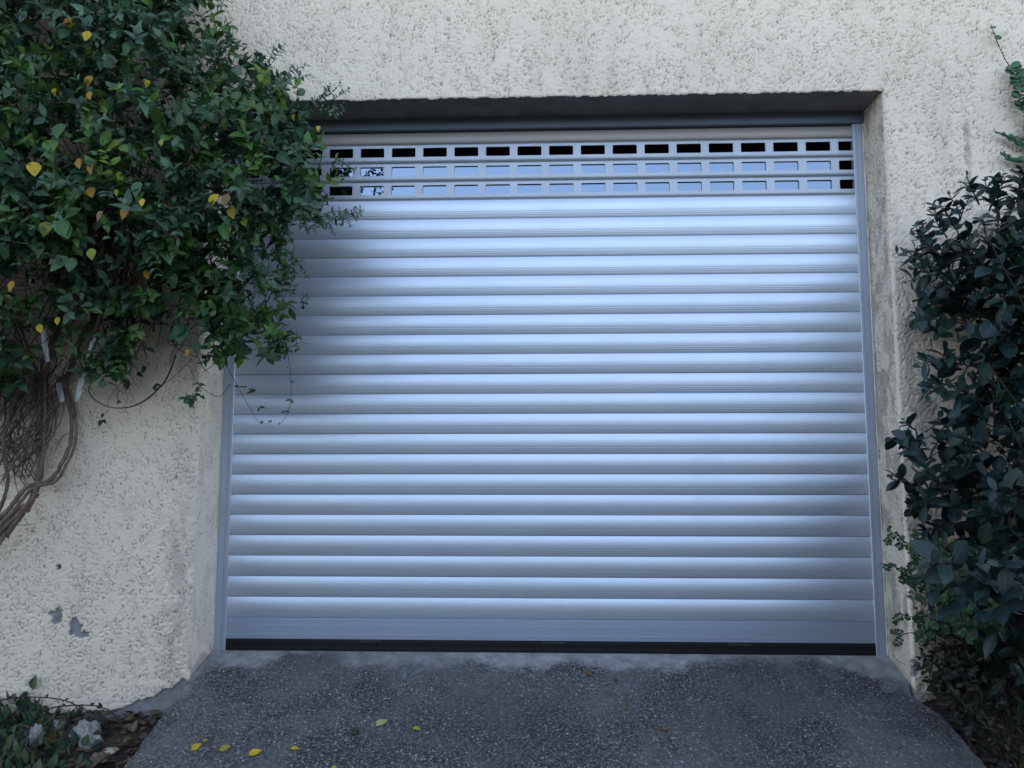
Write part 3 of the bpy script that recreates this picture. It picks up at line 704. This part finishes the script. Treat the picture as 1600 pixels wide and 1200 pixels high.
for L in ([(105, 675, -.03), (92, 690, -.03), (87, 705, -.03)], [(25, 745, -.06), (45, 742, -.05), (68, 728, -.05)], [(22, 700, -.05), (22, 740, -.05), (28, 770, -.05)], [(0, 812, -.06), (20, 820, -.05), (47, 820, -.04)], [(80, 610, -.04), (88, 650, -.03), (85, 680, -.03)]):
    stems.tube(pxpath(L, 5), .0014, 4, (.7, .6, .55))
def root_child(mb, name, mat):
    o = mb.build(name, mat, climber); o.location = CO; return o
root_child(leaves, 'foliage', M_LEAF); root_child(yel, 'yellow_leaves', M_YEL); root_child(twigs, 'twigs', M_TWIG); root_child(stems, 'woody_stems', M_BARK)

# pale laths tied in behind the climber
def lath(L, w_, label):
    a, b = at(*L[0]), at(*L[1]); d = (b - a); n_ = Vector((0, -1, 0)); s_ = d.cross(n_).normalized() * w_ / 2; t = Vector((0, .004, 0)); m = MB()
    V = []
    for k, f_ in enumerate((0, .3, .7, 1)):
        c_ = a + d * f_ + s_ * (.3 if k in (1,) else 0)
        ww = 1 if k < 3 else .7
        V += [c_ - s_ * ww, c_ + s_ * ww, c_ + s_ * ww + t, c_ - s_ * ww + t]
    F = [(0, 1, 2, 3), (15, 14, 13, 12)]
    for k in range(3):
        for j in range(4): F.append((k * 4 + j, (k + 1) * 4 + j, (k + 1) * 4 + (j + 1) % 4, k * 4 + (j + 1) % 4))
    m.add([tuple(v) for v in V], F); o = m.build('wooden_lath', M_LATH, None, False, org=tuple(b)); tag(o, label, 'lath', 'pale laths among the climber stems')
lath([(67, 515, -.24), (74, 566, -.24)], .016, 'pale lath left of the others, standing upright above the thick brown trunk')
lath([(128, 592, -.20), (119, 628, -.20)], .018, 'pale lath with broken tip hanging below a cluster of green leaves, lowest of the laths')
lath([(148, 528, -.22), (136, 558, -.22)], .012, 'thin slanting pale lath between the two hanging leaf clusters')
lath([(92, 598, -.12), (97, 628, -.12)], .018, 'short dull lath just right of the thick brown trunk')

# ------------------------------------------------------------------ shrub on the right
rg = random.Random(23)
shrub = empty('evergreen_shrub', (1.95, -.5, -.3))
tag(shrub, 'tall evergreen shrub with large dark blue-green leaves right of the shutter', 'shrub')
SHO = -Vector(shrub.location)
SOUT = [(1425, 395), (1452, 378), (1478, 372), (1510, 352), (1545, 325), (1580, 312), (1640, 300), (1950, 270), (1950, 1180), (1600, 1150), (1530, 1080), (1490, 1000), (1465, 905), (1450, 860), (1420, 800), (1405, 770), (1425, 735), (1400, 692), (1440, 672), (1475, 640), (1500, 600), (1455, 615), (1440, 600), (1440, 580), (1480, 530), (1430, 495), (1455, 455), (1405, 420)]
sl_ = MB(); sb = MB()
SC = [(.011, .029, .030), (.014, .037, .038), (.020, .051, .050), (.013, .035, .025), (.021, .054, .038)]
def spray(P, d, n_, L0, rg, clip=True, cols=SC, step=.03):
    pts = [P.copy()]; d = d.normalized(); roll = rg.uniform(0, 6.28); col = rg.choice(cols)
    for i in range(n_):
        d = (d + rv(rg, .14) + Vector((0, 0, .03))).normalized(); Q = pts[-1] + d * step * rg.uniform(.8, 1.2)
        if Q.y > -.03: Q.y = -.03
        px, py = proj(Q)
        if clip and not inpoly(px, py, SOUT): break
        pts.append(Q); s1 = d.orthogonal(); s1.rotate(Matrix.Rotation(roll + (i % 2) * 1.57, 3, d))
        for sgn in (1, -1):
            if rg.random() < .08: continue
            k = 1 if i < n_ - 1 else .6
            ld = s1 * sgn + d * rg.uniform(.3, .9) + Vector((0, -.2, .1)); nn = Vector((rg.gauss(0, .4), -.5 + rg.gauss(0, .35), .9))
            tip = Q + ld.normalized() * L0 * .8; tx, ty = proj(tip)
            if clip and not inpoly(tx, ty, SOUT) and pdist(tx, ty, SOUT) > 14: continue
            if tip.y > .0 and Q.y > -.2: continue
            add_leaf(sl_, Q, ld, nn, L0 * k * rg.uniform(.75, 1.2), .56 * rg.uniform(.85, 1.15), jit(col, rg, .22, .08), 'ellip', rg)
    if len(pts) > 1: sb.tube(pts, [.0026 * (1 - .5 * i / len(pts)) for i in range(len(pts))], 4, (.7, .65, .6))
cnt = 0
while cnt < 780:
    px = rg.uniform(1395, 1760); py = rg.uniform(250, 1130)
    if not inpoly(px, py, SOUT): continue
    e = min(1, pdist(px, py, SOUT) / 160)
    if rg.random() > .25 + 2.2 * e: continue
    cnt += 1
    lo_ = float(sstep(450, 900, py)); Y_ = -(.05 + (.10 + (.26 + .38 * lo_) * e) * rg.random() ** .9); P = at(px, py, Y_)
    spray(P, Vector((rg.gauss(-.35, .7), rg.gauss(-.4, .5), rg.gauss(.5, .6))), rg.randint(2, 4), rg.uniform(.050, .084), rg, True, SC if py < 700 else [tuple(x * .62 for x in c_) for c_ in SC])  # lower leaves take darkened colours: shade under the shrub put into them
for px, py, dx, dz, n_, L_ in ((1455, 395, -.3, .9, 4, .04), (1560, 335, -.1, 1, 5, .05), (1500, 370, -.4, 1, 5, .045), (1590, 325, .2, 1, 5, .05), (1470, 400, -.7, .7, 5, .045), (1480, 372, -.6, .9, 5, .045), (1500, 345, .05, 1, 4, .04), (1462, 430, -1, .2, 4, .05), (1450, 412, -1, .4, 4, .045), (1545, 330, .3, 1, 5, .05), (1530, 320, -.5, .9, 4, .045), (1590, 310, .1, 1, 4, .05), (1470, 478, -1, .1, 3, .055), (1465, 498, -1, -.1, 3, .05), (1440, 688, -1, .1, 4, .055), (1430, 672, -.8, .8, 2, .04), (1470, 560, -1, -.2, 3, .05), (1450, 700, -.8, -.3, 3, .06), (1430, 760, -.7, .2, 3, .06), (1480, 600, -.8, -.5, 3, .055)):
    for _ in range(2): spray(at(px, py, -.22 - .1 * rg.random()), Vector((dx, -.1, dz)) + rv(rg, .1), n_, L_, rg, False, SC[:3], .024)
for px, py in ((1520, 905), (1545, 900), (1560, 930), (1500, 880), (1570, 870), (1540, 960), (1590, 900), (1595, 960), (1620, 930)):
    spray(at(px, py, -.85), Vector((rg.uniform(-1, -.2), -.3, rg.uniform(-.2, .5))), 3, .075, rg, False, [(.011, .028, .029), (.013, .032, .031)], .03)
# branches of the shrub from one stool
base = Vector((1.98, -.42, -.22))
for i in range(26):
    px = rg.uniform(1500, 1900); py = rg.uniform(320, 950)
    if not inpoly(px, py, SOUT): continue
    T_ = at(px, py, -.2 - .4 * rg.random()); b0 = base + Vector((rg.gauss(0, .1), rg.gauss(0, .1), 0)); mid = b0.lerp(T_, .5) + Vector((rg.gauss(.08, .09), rg.gauss(.08, .06), .12))
    pts = smooth_path([b0, mid, T_], 8); sb.tube(pts, [.007 * (1 - .8 * i_ / len(pts)) for i_ in range(len(pts))], 6, jit((.42, .38, .34), rg, .2, .03), .05)
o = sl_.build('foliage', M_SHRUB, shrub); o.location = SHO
o = sb.build('branches', M_TWIG, shrub); o.location = SHO

# ------------------------------------------------------------------ fine-leaved shrub by the right jamb
rg = random.Random(31)
cor = empty('small_leaved_shrub', (1.62, -.28, -.2)); tag(cor, 'small shrub with tiny rounded green leaflets reaching over the right rail', 'shrub')
KO = -Vector(cor.location); cl = MB(); ct = MB()
def pinnate(P, d, n_, L_, rg, c_):
    d = d.normalized(); s1 = d.cross(Vector((0, -1, .5))).normalized(); pts = [P]
    for i in range(n_):
        d = (d + rv(rg, .08) + Vector((0, 0, -.04))).normalized(); Q = pts[-1] + d * L_ * .75; pts.append(Q)
        for sg in (1, -1): add_leaf(cl, Q, s1 * sg + d * .35 + rv(rg, .15), Vector((rg.gauss(0, .3), -.8, .7)), L_ * rg.uniform(.85, 1.15), .85, jit(c_, rg, .2), 'obov', rg)
    add_leaf(cl, pts[-1], d, Vector((0, -.8, .6)), L_, .85, jit(c_, rg), 'obov', rg); ct.tube(pts, .0007, 3, (.6, .9, .5))
CC = [(.030, .075, .034), (.022, .058, .032), (.042, .095, .036)]
for (path, nn_) in (([(1480, 990, -.22), (1450, 930, -.22), (1420, 895, -.24), (1375, 880, -.26)], 12), ([(1490, 960, -.2), (1450, 890, -.24), (1410, 850, -.26), (1390, 828, -.28)], 12), ([(1480, 1000, -.18), (1450, 970, -.18), (1430, 965, -.18), (1410, 960, -.18)], 7),
                    ([(1490, 960, -.22), (1470, 900, -.26), (1450, 860, -.28), (1430, 835, -.28)], 12), ([(1500, 990, -.22), (1480, 940, -.24), (1450, 910, -.24), (1415, 905, -.24)], 9), ([(1500, 960, -.2), (1490, 890, -.26), (1480, 850, -.3)], 10), ([(1470, 1000, -.2), (1440, 990, -.2), (1415, 990, -.2), (1400, 1000, -.2)], 4)):
    pts = pxpath(path, 8); ct.tube([base.lerp(pts[0], .6)] + pts, .0016, 4, (.7, .6, .5))
    for i in range(nn_):
        k = rg.random() ** .6; P = pts[int(k * (len(pts) - 1))]; pinnate(P, Vector((rg.uniform(-1, .5), -.3 + rg.gauss(0, .3), rg.uniform(-.6, .7))), rg.randint(2, 4), rg.uniform(.011, .016), rg, rg.choice(CC))
for i in range(150):
    px = rg.gauss(1500, 40); py = rg.uniform(850, 990); P = at(px, py, -.2 - .3 * rg.random())
    if px < 1430: continue
    pinnate(P, Vector((rg.uniform(-1, 1), -.3, rg.uniform(-.5, .7))), rg.randint(2, 4), .014, rg, rg.choice(CC))
o = cl.build('foliage', M_LEAF, cor); o.location = KO
o = ct.build('stems', M_TWIG, cor); o.location = KO

# ------------------------------------------------------------------ round-leaved creeper, top right
rg = random.Random(41)
cr = empty('wall_creeper', (2.05, -.03, .1)); tag(cr, 'thin creeper with small round leaves climbing the wall at the upper right corner', 'climber')
RO = -Vector(cr.location); lv = MB(); st = MB()
for L, sz, sk in (([(1548, 38, -.03), (1560, 70, -.03), (1572, 95, -.03), (1588, 122, -.035), (1596, 165, -.04), (1625, 230, -.04), (1660, 320, -.04)], .020, .52), ([(1556, 207, -.03), (1575, 214, -.03), (1598, 226, -.03), (1640, 245, -.04)], .014, 0), ([(1563, 238, -.03), (1580, 250, -.03), (1600, 252, -.03), (1640, 262, -.04)], .015, 0),
                  ([(1640, 60, -.04), (1625, 150, -.04), (1650, 260, -.04), (1660, 360, -.04)], .024, 0)):
    pts = pxpath(L, 10); st.tube(pts, [.0012 + .001 * i / len(pts) for i in range(len(pts))], 4, (.8, .7, .6))
    for i, P in enumerate(pts):
        t = i / (len(pts) - 1)
        if sz == .020 and .10 < t < .40:
            if i % 2: add_leaf(lv, P, Vector((rg.choice((-1, 1)), -.2, .2)), Vector((0, -1, .3)), .008, .5, (.03, .04, .03), 'ovate', rg)
            continue
        if t < .02: continue
        for sg in (-1, 1):
            if rg.random() < .15: continue
            k = (.7 + 1.5 * t) if sz != .020 else (.6 if t < .1 else 1.25 + .9 * t)
            add_leaf(lv, P + Vector((0, -.004, 0)), Vector((sg * rg.uniform(.4, 1), -.35, rg.uniform(-.8, .4))), Vector((rg.gauss(0, .3), -1, .5)), sz * k * rg.uniform(.8, 1.15), .85, jit((.05, .125, .065), rg, .25), 'round', rg)
st.tube(smooth_path([at(1660, 350, -.04), at(1680, 600, -.04), at(1700, 900, -.05), Vector((2.05, -.04, -.12))], 8), .004, 5, (.8, .7, .6))
o = lv.build('foliage', M_LEAF, cr); o.location = RO
o = st.build('stems', M_TWIG, cr); o.location = RO

# ------------------------------------------------------------------ ground level
rg = random.Random(51)
def soilpt(px, py, off=0.):
    d = ray(px, py); o = Vector(CAM); t = 1.5
    for _ in range(60):
        P = o + d * t; e = P.z - float(soil_z(P.x, P.y)) - off; t += e * .8
    return o + d * t
gc = MB()   # low weeds in the left bottom corner
for i in range(1500):
    px = rg.uniform(-260, 150); py = rg.uniform(1105, 1330)
    if px > 90 and rg.random() < .72: continue
    P = soilpt(px, py); 
    if P.y > -.02: P.y = -.02
    if proj(P)[1] < 1108: continue
    hgt = rg.uniform(.02, .09) * (1.2 if px < 60 else .5); d = Vector((rg.gauss(0, .5), rg.gauss(-.1, .4), 1))
    add_leaf(gc, P + Vector((0, 0, hgt * rg.random())), d + Vector((0, 0, -.6 * rg.random())), Vector((rg.gauss(0, .5), -1, .5)), rg.uniform(.02, .05), rg.choice((.25, .5, .7)), jit(rg.choice(((.022, .06, .035), (.016, .045, .03), (.035, .08, .03), (.08, .085, .04))), rg), 'ovate', rg)
for i in range(500):
    px = rg.uniform(-200, 110); P = soilpt(px, rg.uniform(1100, 1300)); d = Vector((rg.gauss(0, .5), rg.gauss(-.1, .3), 1)).normalized(); L_ = rg.uniform(.05, .13)
    pts = [P, P + d * L_ * .5, P + d * L_ + Vector((rg.gauss(0, .3), -.1, -.2)) * L_ * .4]; gc.tube(pts, [.0012, .001, .0003], 3, jit(rg.choice(((.03, .07, .03), (.12, .11, .06))), rg))
o = gc.build('ground_cover', M_LEAF); tag(o, 'dark green weeds and grass at the foot of the wall, bottom left corner', 'ground cover', None, 'stuff')
lt = MB()   # leaf litter and dry twigs on both beds
for side, n_ in ((0, 520), (1, 620)):
    for i in range(n_):
        P = soilpt(rg.uniform(-100, 290), rg.uniform(1105, 1230)) if side == 0 else soilpt(rg.uniform(1425, 1850), rg.uniform(1020, 1290))
        if side == 0 and P.x > XL - .01: continue
        P.z += rg.uniform(.0, .02); P.y = min(P.y, -.01)
        add_leaf(lt, P, Vector((rg.gauss(0, 1), rg.gauss(0, 1), .15)), Vector((rg.gauss(0, .3), rg.gauss(-.2, .3), 1)), rg.uniform(.02, .05), .55, jit(rg.choice(((.07, .045, .028), (.045, .03, .02), (.10, .08, .055), (.03, .028, .018), (.13, .09, .03))), rg), 'ovate', rg)
for i in range(260):
    sd2 = rg.random() < .3
    P = soilpt(rg.uniform(0, 250), rg.uniform(1110, 1200)) if sd2 else soilpt(rg.uniform(1430, 1800), rg.uniform(1010, 1250)); P.y = min(P.y, -.015)
    if sd2 and P.x > XL - .05: continue
    d = Vector((rg.gauss(0, .6), rg.gauss(-.1, .3), .1 + .9 * rg.random() * (0 if sd2 else 1))).normalized(); pts = [P]
    for j in range(6): d = (d + rv(rg, .2)).normalized(); pts.append(pts[-1] + d * (.012 if sd2 else .028))
    lt.tube(pts, [.0014 * (1 - .1 * j) for j in range(7)], 3, jit((.06, .048, .038), rg, .4))
o = lt.build('leaf_litter', M_LEAF); tag(o, 'brown dead leaves and dry twigs on the soil beside the ramp', 'leaf litter', None, 'stuff')
# dark weeds under the shrub on the right
wd = MB()
for i in range(3600):
    px = rg.uniform(1436, 1800); Y_ = -rg.uniform(.03, .55); Y_ = Y_ if rg.random() < .6 else -rg.uniform(.03, .2)
    P = at(px, 1000, Y_); P.z = float(soil_z(P.x, P.y)) + .34 * rg.random() ** 1.4
    a, b = proj(P)
    if a < 1432 + max(0, b - 1040) * .74 or b < 930: continue
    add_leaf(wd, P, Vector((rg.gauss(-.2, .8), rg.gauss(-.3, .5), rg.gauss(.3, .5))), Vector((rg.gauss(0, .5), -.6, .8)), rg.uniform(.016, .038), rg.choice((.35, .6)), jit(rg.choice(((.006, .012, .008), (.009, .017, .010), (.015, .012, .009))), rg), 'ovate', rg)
for i in range(420):
    P = at(rg.uniform(1440, 1800), 1000, -rg.uniform(.02, .4)); P.z = float(soil_z(P.x, P.y)); d = Vector((rg.gauss(0, .35), rg.gauss(0, .2), 1)).normalized(); pts = [P]
    for j in range(8): d = (d + rv(rg, .1)).normalized(); pts.append(pts[-1] + d * rg.uniform(.015, .045))
    a, b = proj(pts[0])
    if a < 1436 + max(0, b - 1040) * .74: continue
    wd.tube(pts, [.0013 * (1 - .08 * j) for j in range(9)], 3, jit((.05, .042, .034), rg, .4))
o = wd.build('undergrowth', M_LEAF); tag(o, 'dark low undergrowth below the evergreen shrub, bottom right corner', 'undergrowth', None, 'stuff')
# brambles arching over the soil at the left wall foot
for n_, (L, lab) in enumerate((([(-60, 1110, -.12), (0, 1094, -.12), (40, 1089, -.1), (95, 1093, -.09), (135, 1110, -.1), (165, 1130, -.12)], 'longer brown runner arching from the left photo edge along the wall foot'),
                     ([(55, 1118, -.1), (80, 1106, -.09), (120, 1102, -.08), (155, 1104, -.08), (180, 1118, -.09), (192, 1138, -.12)], 'shorter thin runner arching down beside the ramp edge'))):
    pts = pxpath(L, 7); ro = empty('bramble_runner', tuple(pts[0])); tag(ro, lab, 'runner', 'runners over the soil by the left wall')
    m = MB(); m.tube(pts, [.0026 * (1 - .4 * i / len(pts)) for i in range(len(pts))], 5, (.5, .4, .36)); o = m.build('stem', M_TWIG, ro); o.location = -Vector(ro.location)
    m = MB()
    for i in range(2, len(pts), 4):
        for _ in range(rg.choice((1, 2, 3))): add_leaf(m, pts[i], Vector((rg.gauss(0, 1), -.3, rg.uniform(-.2, 1))), Vector((rg.gauss(0, .4), -1, .3)), rg.uniform(.012, .022), .6, jit((.02, .035, .02), rg), 'ovate', rg)
    o = m.build('leaves', M_LEAF, ro); o.location = -Vector(ro.location)
def rock(name, P, r, mat, label, cat, seed):
    n, k = 22, 14; m = MB(); V = []; rr = random.Random(seed); ph = [rr.uniform(0, 6) for _ in range(6)]
    for i in range(k + 1):
        th = math.pi * i / k
        for j in range(n):
            a = 2 * math.pi * j / n; d = Vector((math.sin(th) * math.cos(a), math.sin(th) * math.sin(a), math.cos(th)))
            f_ = 1 + .16 * math.sin(3 * d.x * 2 + ph[0]) + .13 * math.sin(7 * d.y + ph[1]) + .1 * math.sin(9 * d.z + ph[2]) + .08 * math.sin(13 * d.x + 11 * d.y + ph[3]) + .03 * rr.uniform(-1, 1)
            if 0 < i < k or j == 0: V.append((d.x * r[0] * f_, d.y * r[1] * f_, d.z * r[2] * f_)) if 0 < i < k else V.append((0, 0, d.z * r[2]))
    F = [];
    idx = lambda i, j: 0 if i == 0 else (1 + (k - 1) * n if i == k else 1 + (i - 1) * n + j % n)
    for i in range(k):
        for j in range(n):
            f_ = [idx(i, j), idx(i + 1, j), idx(i + 1, j + 1), idx(i, j + 1)]; g = []
            [g.append(x) for x in f_ if x not in g]; F.append(tuple(g))
    m.add(V, F); o = m.build(name, mat, None, True); o.location = P; o.rotation_euler = (rr.uniform(-.3, .3), rr.uniform(-.3, .3), rr.uniform(0, 3)); tag(o, label, cat, 'stones on the soil at bottom left')
rock('stone', soilpt(136, 1148, .012), (.075, .045, .036), M_ST1, 'large rough white stone half covered by weeds by the wall foot', 'stone', 1)
rock('stone', soilpt(92, 1134, .010), (.022, .02, .018), M_ST1, 'small pale stone touching the left end of the large white one', 'stone', 6)
rock('stone', soilpt(57, 1152, .03), (.018, .02, .034), M_ST1, 'upright grey-white stone among the green weeds', 'stone', 2)
rock('stone', soilpt(172, 1175, .015), (.024, .018, .012), M_ST2, 'small cream stone lying right beside the ramp edge', 'stone', 3)
rock('stone', soilpt(155, 1186, .010), (.028, .024, .020), M_ST3, 'rounded brown stone below the cream one', 'stone', 5)

# fallen leaves on the ramp, each its own thing
for n_, (px, py, sz, c_, ang, lab) in enumerate(((307, 1167, .034, (.50, .37, .03), 50, 'golden fallen leaf leftmost of the row on the lower ramp'),
        (321, 1157, .016, (.42, .34, .04), 10, 'tiny golden leaf scrap above the leftmost yellow leaf'),
        (352, 1169, .034, (.30, .30, .05), 20, 'olive-yellow fallen leaf, second large one from the left'),
        (399, 1175, .040, (.58, .45, .03), 25, 'brightest yellow fallen leaf, curled, near the bottom edge'),
        (461, 1169, .028, (.46, .36, .04), 5, 'narrow golden fallen leaf right of the brightest one'),
        (597, 1128, .046, (.42, .44, .20), 48, 'pale greenish-cream fallen leaf, largest on the ramp'),
        (556, 1142, .030, (.018, .045, .030), 80, 'dark green fallen leaf left of the pale cream leaf'),
        (651, 1138, .026, (.50, .40, .05), -20, 'small yellow fallen leaf right of the pale cream leaf'),
        (541, 1156, .014, (.30, .30, .10), 30, 'tiny olive leaf scrap below the dark green leaf'),
        (522, 1199, .018, (.45, .38, .05), 0, 'small yellow leaf cut by the bottom edge of the photo'),
        (920, 1052, .032, (.10, .07, .045), -15, 'curled brown dead leaf nearest the middle of the shutter'),
        (962, 1062, .022, (.07, .05, .035), 20, 'dark brown leaf scrap right of the curled brown leaf'),
        (1040, 1138, .030, (.12, .085, .05), 5, 'flat brown fallen leaf right of the ramp centre'),
        (980, 1106, .018, (.16, .09, .03), 40, 'small rusty leaf scrap in the middle of the ramp'),
        (1320, 1063, .014, (.03, .025, .02), 50, 'tiny dark leaf on the smooth concrete near the right jamb'))):
    P = onramp(px, py, .008); m = MB(); rq = random.Random(600 + n_)
    d = Vector((math.cos(R(ang)), math.sin(R(ang)), .32 * math.sin(R(ang)) + .12)); nn = Vector((rq.uniform(-.25, .25), -.5 + rq.uniform(-.2, .2), 1))
    V, F, rib = TPL['ovate'][n_ % 5]
    add_leaf(m, -d.normalized() * sz * .5, d, nn, sz, .72, jit(c_, rq, .08, .04), 'ovate', rq)
    m.tube([tuple(-d.normalized() * sz * .5), tuple(-d.normalized() * sz * .78 + Vector((0, 0, .003)))], [.0008, .0005], 3, tuple(x * .6 for x in c_))
    o = m.build('fallen_leaf', M_YEL, None, True); o.location = P; tag(o, lab, 'fallen leaf', 'fallen leaves on the ramp')

# ------------------------------------------------------------------ tree across the road, mirrored in the glazing
def tree(P, H_, rad, seed, label):
    rg = random.Random(seed); t = empty('tree', tuple(P)); tag(t, label, 'tree')
    lv = MB(); tk = MB(); tips = []
    def branch(p, d, L_, r, lvl):
        pts = [p]; n_ = 7
        for i in range(n_): d = (d + rv(rg, .10) + Vector((0, 0, .05))).normalized(); pts.append(pts[-1] + d * L_ / n_)
        tk.tube(pts, [r * (1 - .6 * i / n_) for i in range(n_ + 1)], 6 if lvl < 2 else 4, (.5, .45, .4))
        if lvl >= 2: tips.append(pts)
        if lvl < 4:
            for k in range(4 if lvl else 7):
                q_ = pts[rg.randint(2, n_)]; nd = (d * .6 + rv(rg, .6) + Vector((0, 0, .15))).normalized(); branch(q_, nd, L_ * rg.uniform(.5, .7), r * .45, lvl + 1)
    branch(Vector((0, 0, 0)), Vector((0, 0, 1)), H_ * .5, .14, 0)
    for pts in tips:
        for k in range(5):
            q_ = rg.choice(pts[1:]) + rv(rg, .07)
            add_leaf(lv, q_, rv(rg), rv(rg), rg.uniform(.07, .13), .5, jit((.02, .04, .02), rg), 'ellip', rg)
    lv.build('crown', M_LEAF, t); tk.build('trunk', M_TWIG, t)
tree(Vector((-3.1, -8.4, -1.4)), 7.6, 2.4, 5, 'dark tree across the road, mirrored in the left panes of the shutter')

def added_hedge(x0, x1, y, z0, z1):  # unseen, added to block the low sky and darken the lower slats
    rg = random.Random(77); t = empty('added_hedge', ((x0 + x1) / 2, y, z0)); tag(t, 'tall dark screen of foliage added across the road, unseen, blocking low sky from the lower slats', 'added_hedge')
    cx = (x0 + x1) / 2; lv = MB(); co = MB()
    n_ = 60
    V = []; F = []
    for i in range(n_ + 1):
        x = x0 - cx + (x1 - x0) * i / n_; hz = (z1 - z0) * (.9 + .12 * rg.random()); dy = .25 * rg.random()
        V += [(x, .5 + dy, 0), (x, .45 + dy, hz * .5), (x, .3 + dy, hz), (x, -.3 - dy, hz), (x, -.5, hz * .5), (x, -.5, 0)]
    for i in range(n_):
        for j in range(5): F.append((i * 6 + j, i * 6 + j + 1, i * 6 + j + 7, i * 6 + j + 6))
    co.add(V, F, (.012, .02, .012))
    for i in range(9000):
        P = (rg.uniform(x0, x1) - cx, .45 + rg.gauss(.05, .14), (z1 - z0) * rg.random() * 1.06)
        add_leaf(lv, P, rv(rg), rv(rg), rg.uniform(.07, .14), .6, jit((.025, .05, .022), rg), 'ellip', rg)
    co.build('twigs', M_LEAF, t); lv.build('foliage', M_LEAF, t)
added_hedge(-12, 12, -9.6, -1.45, 3.0)
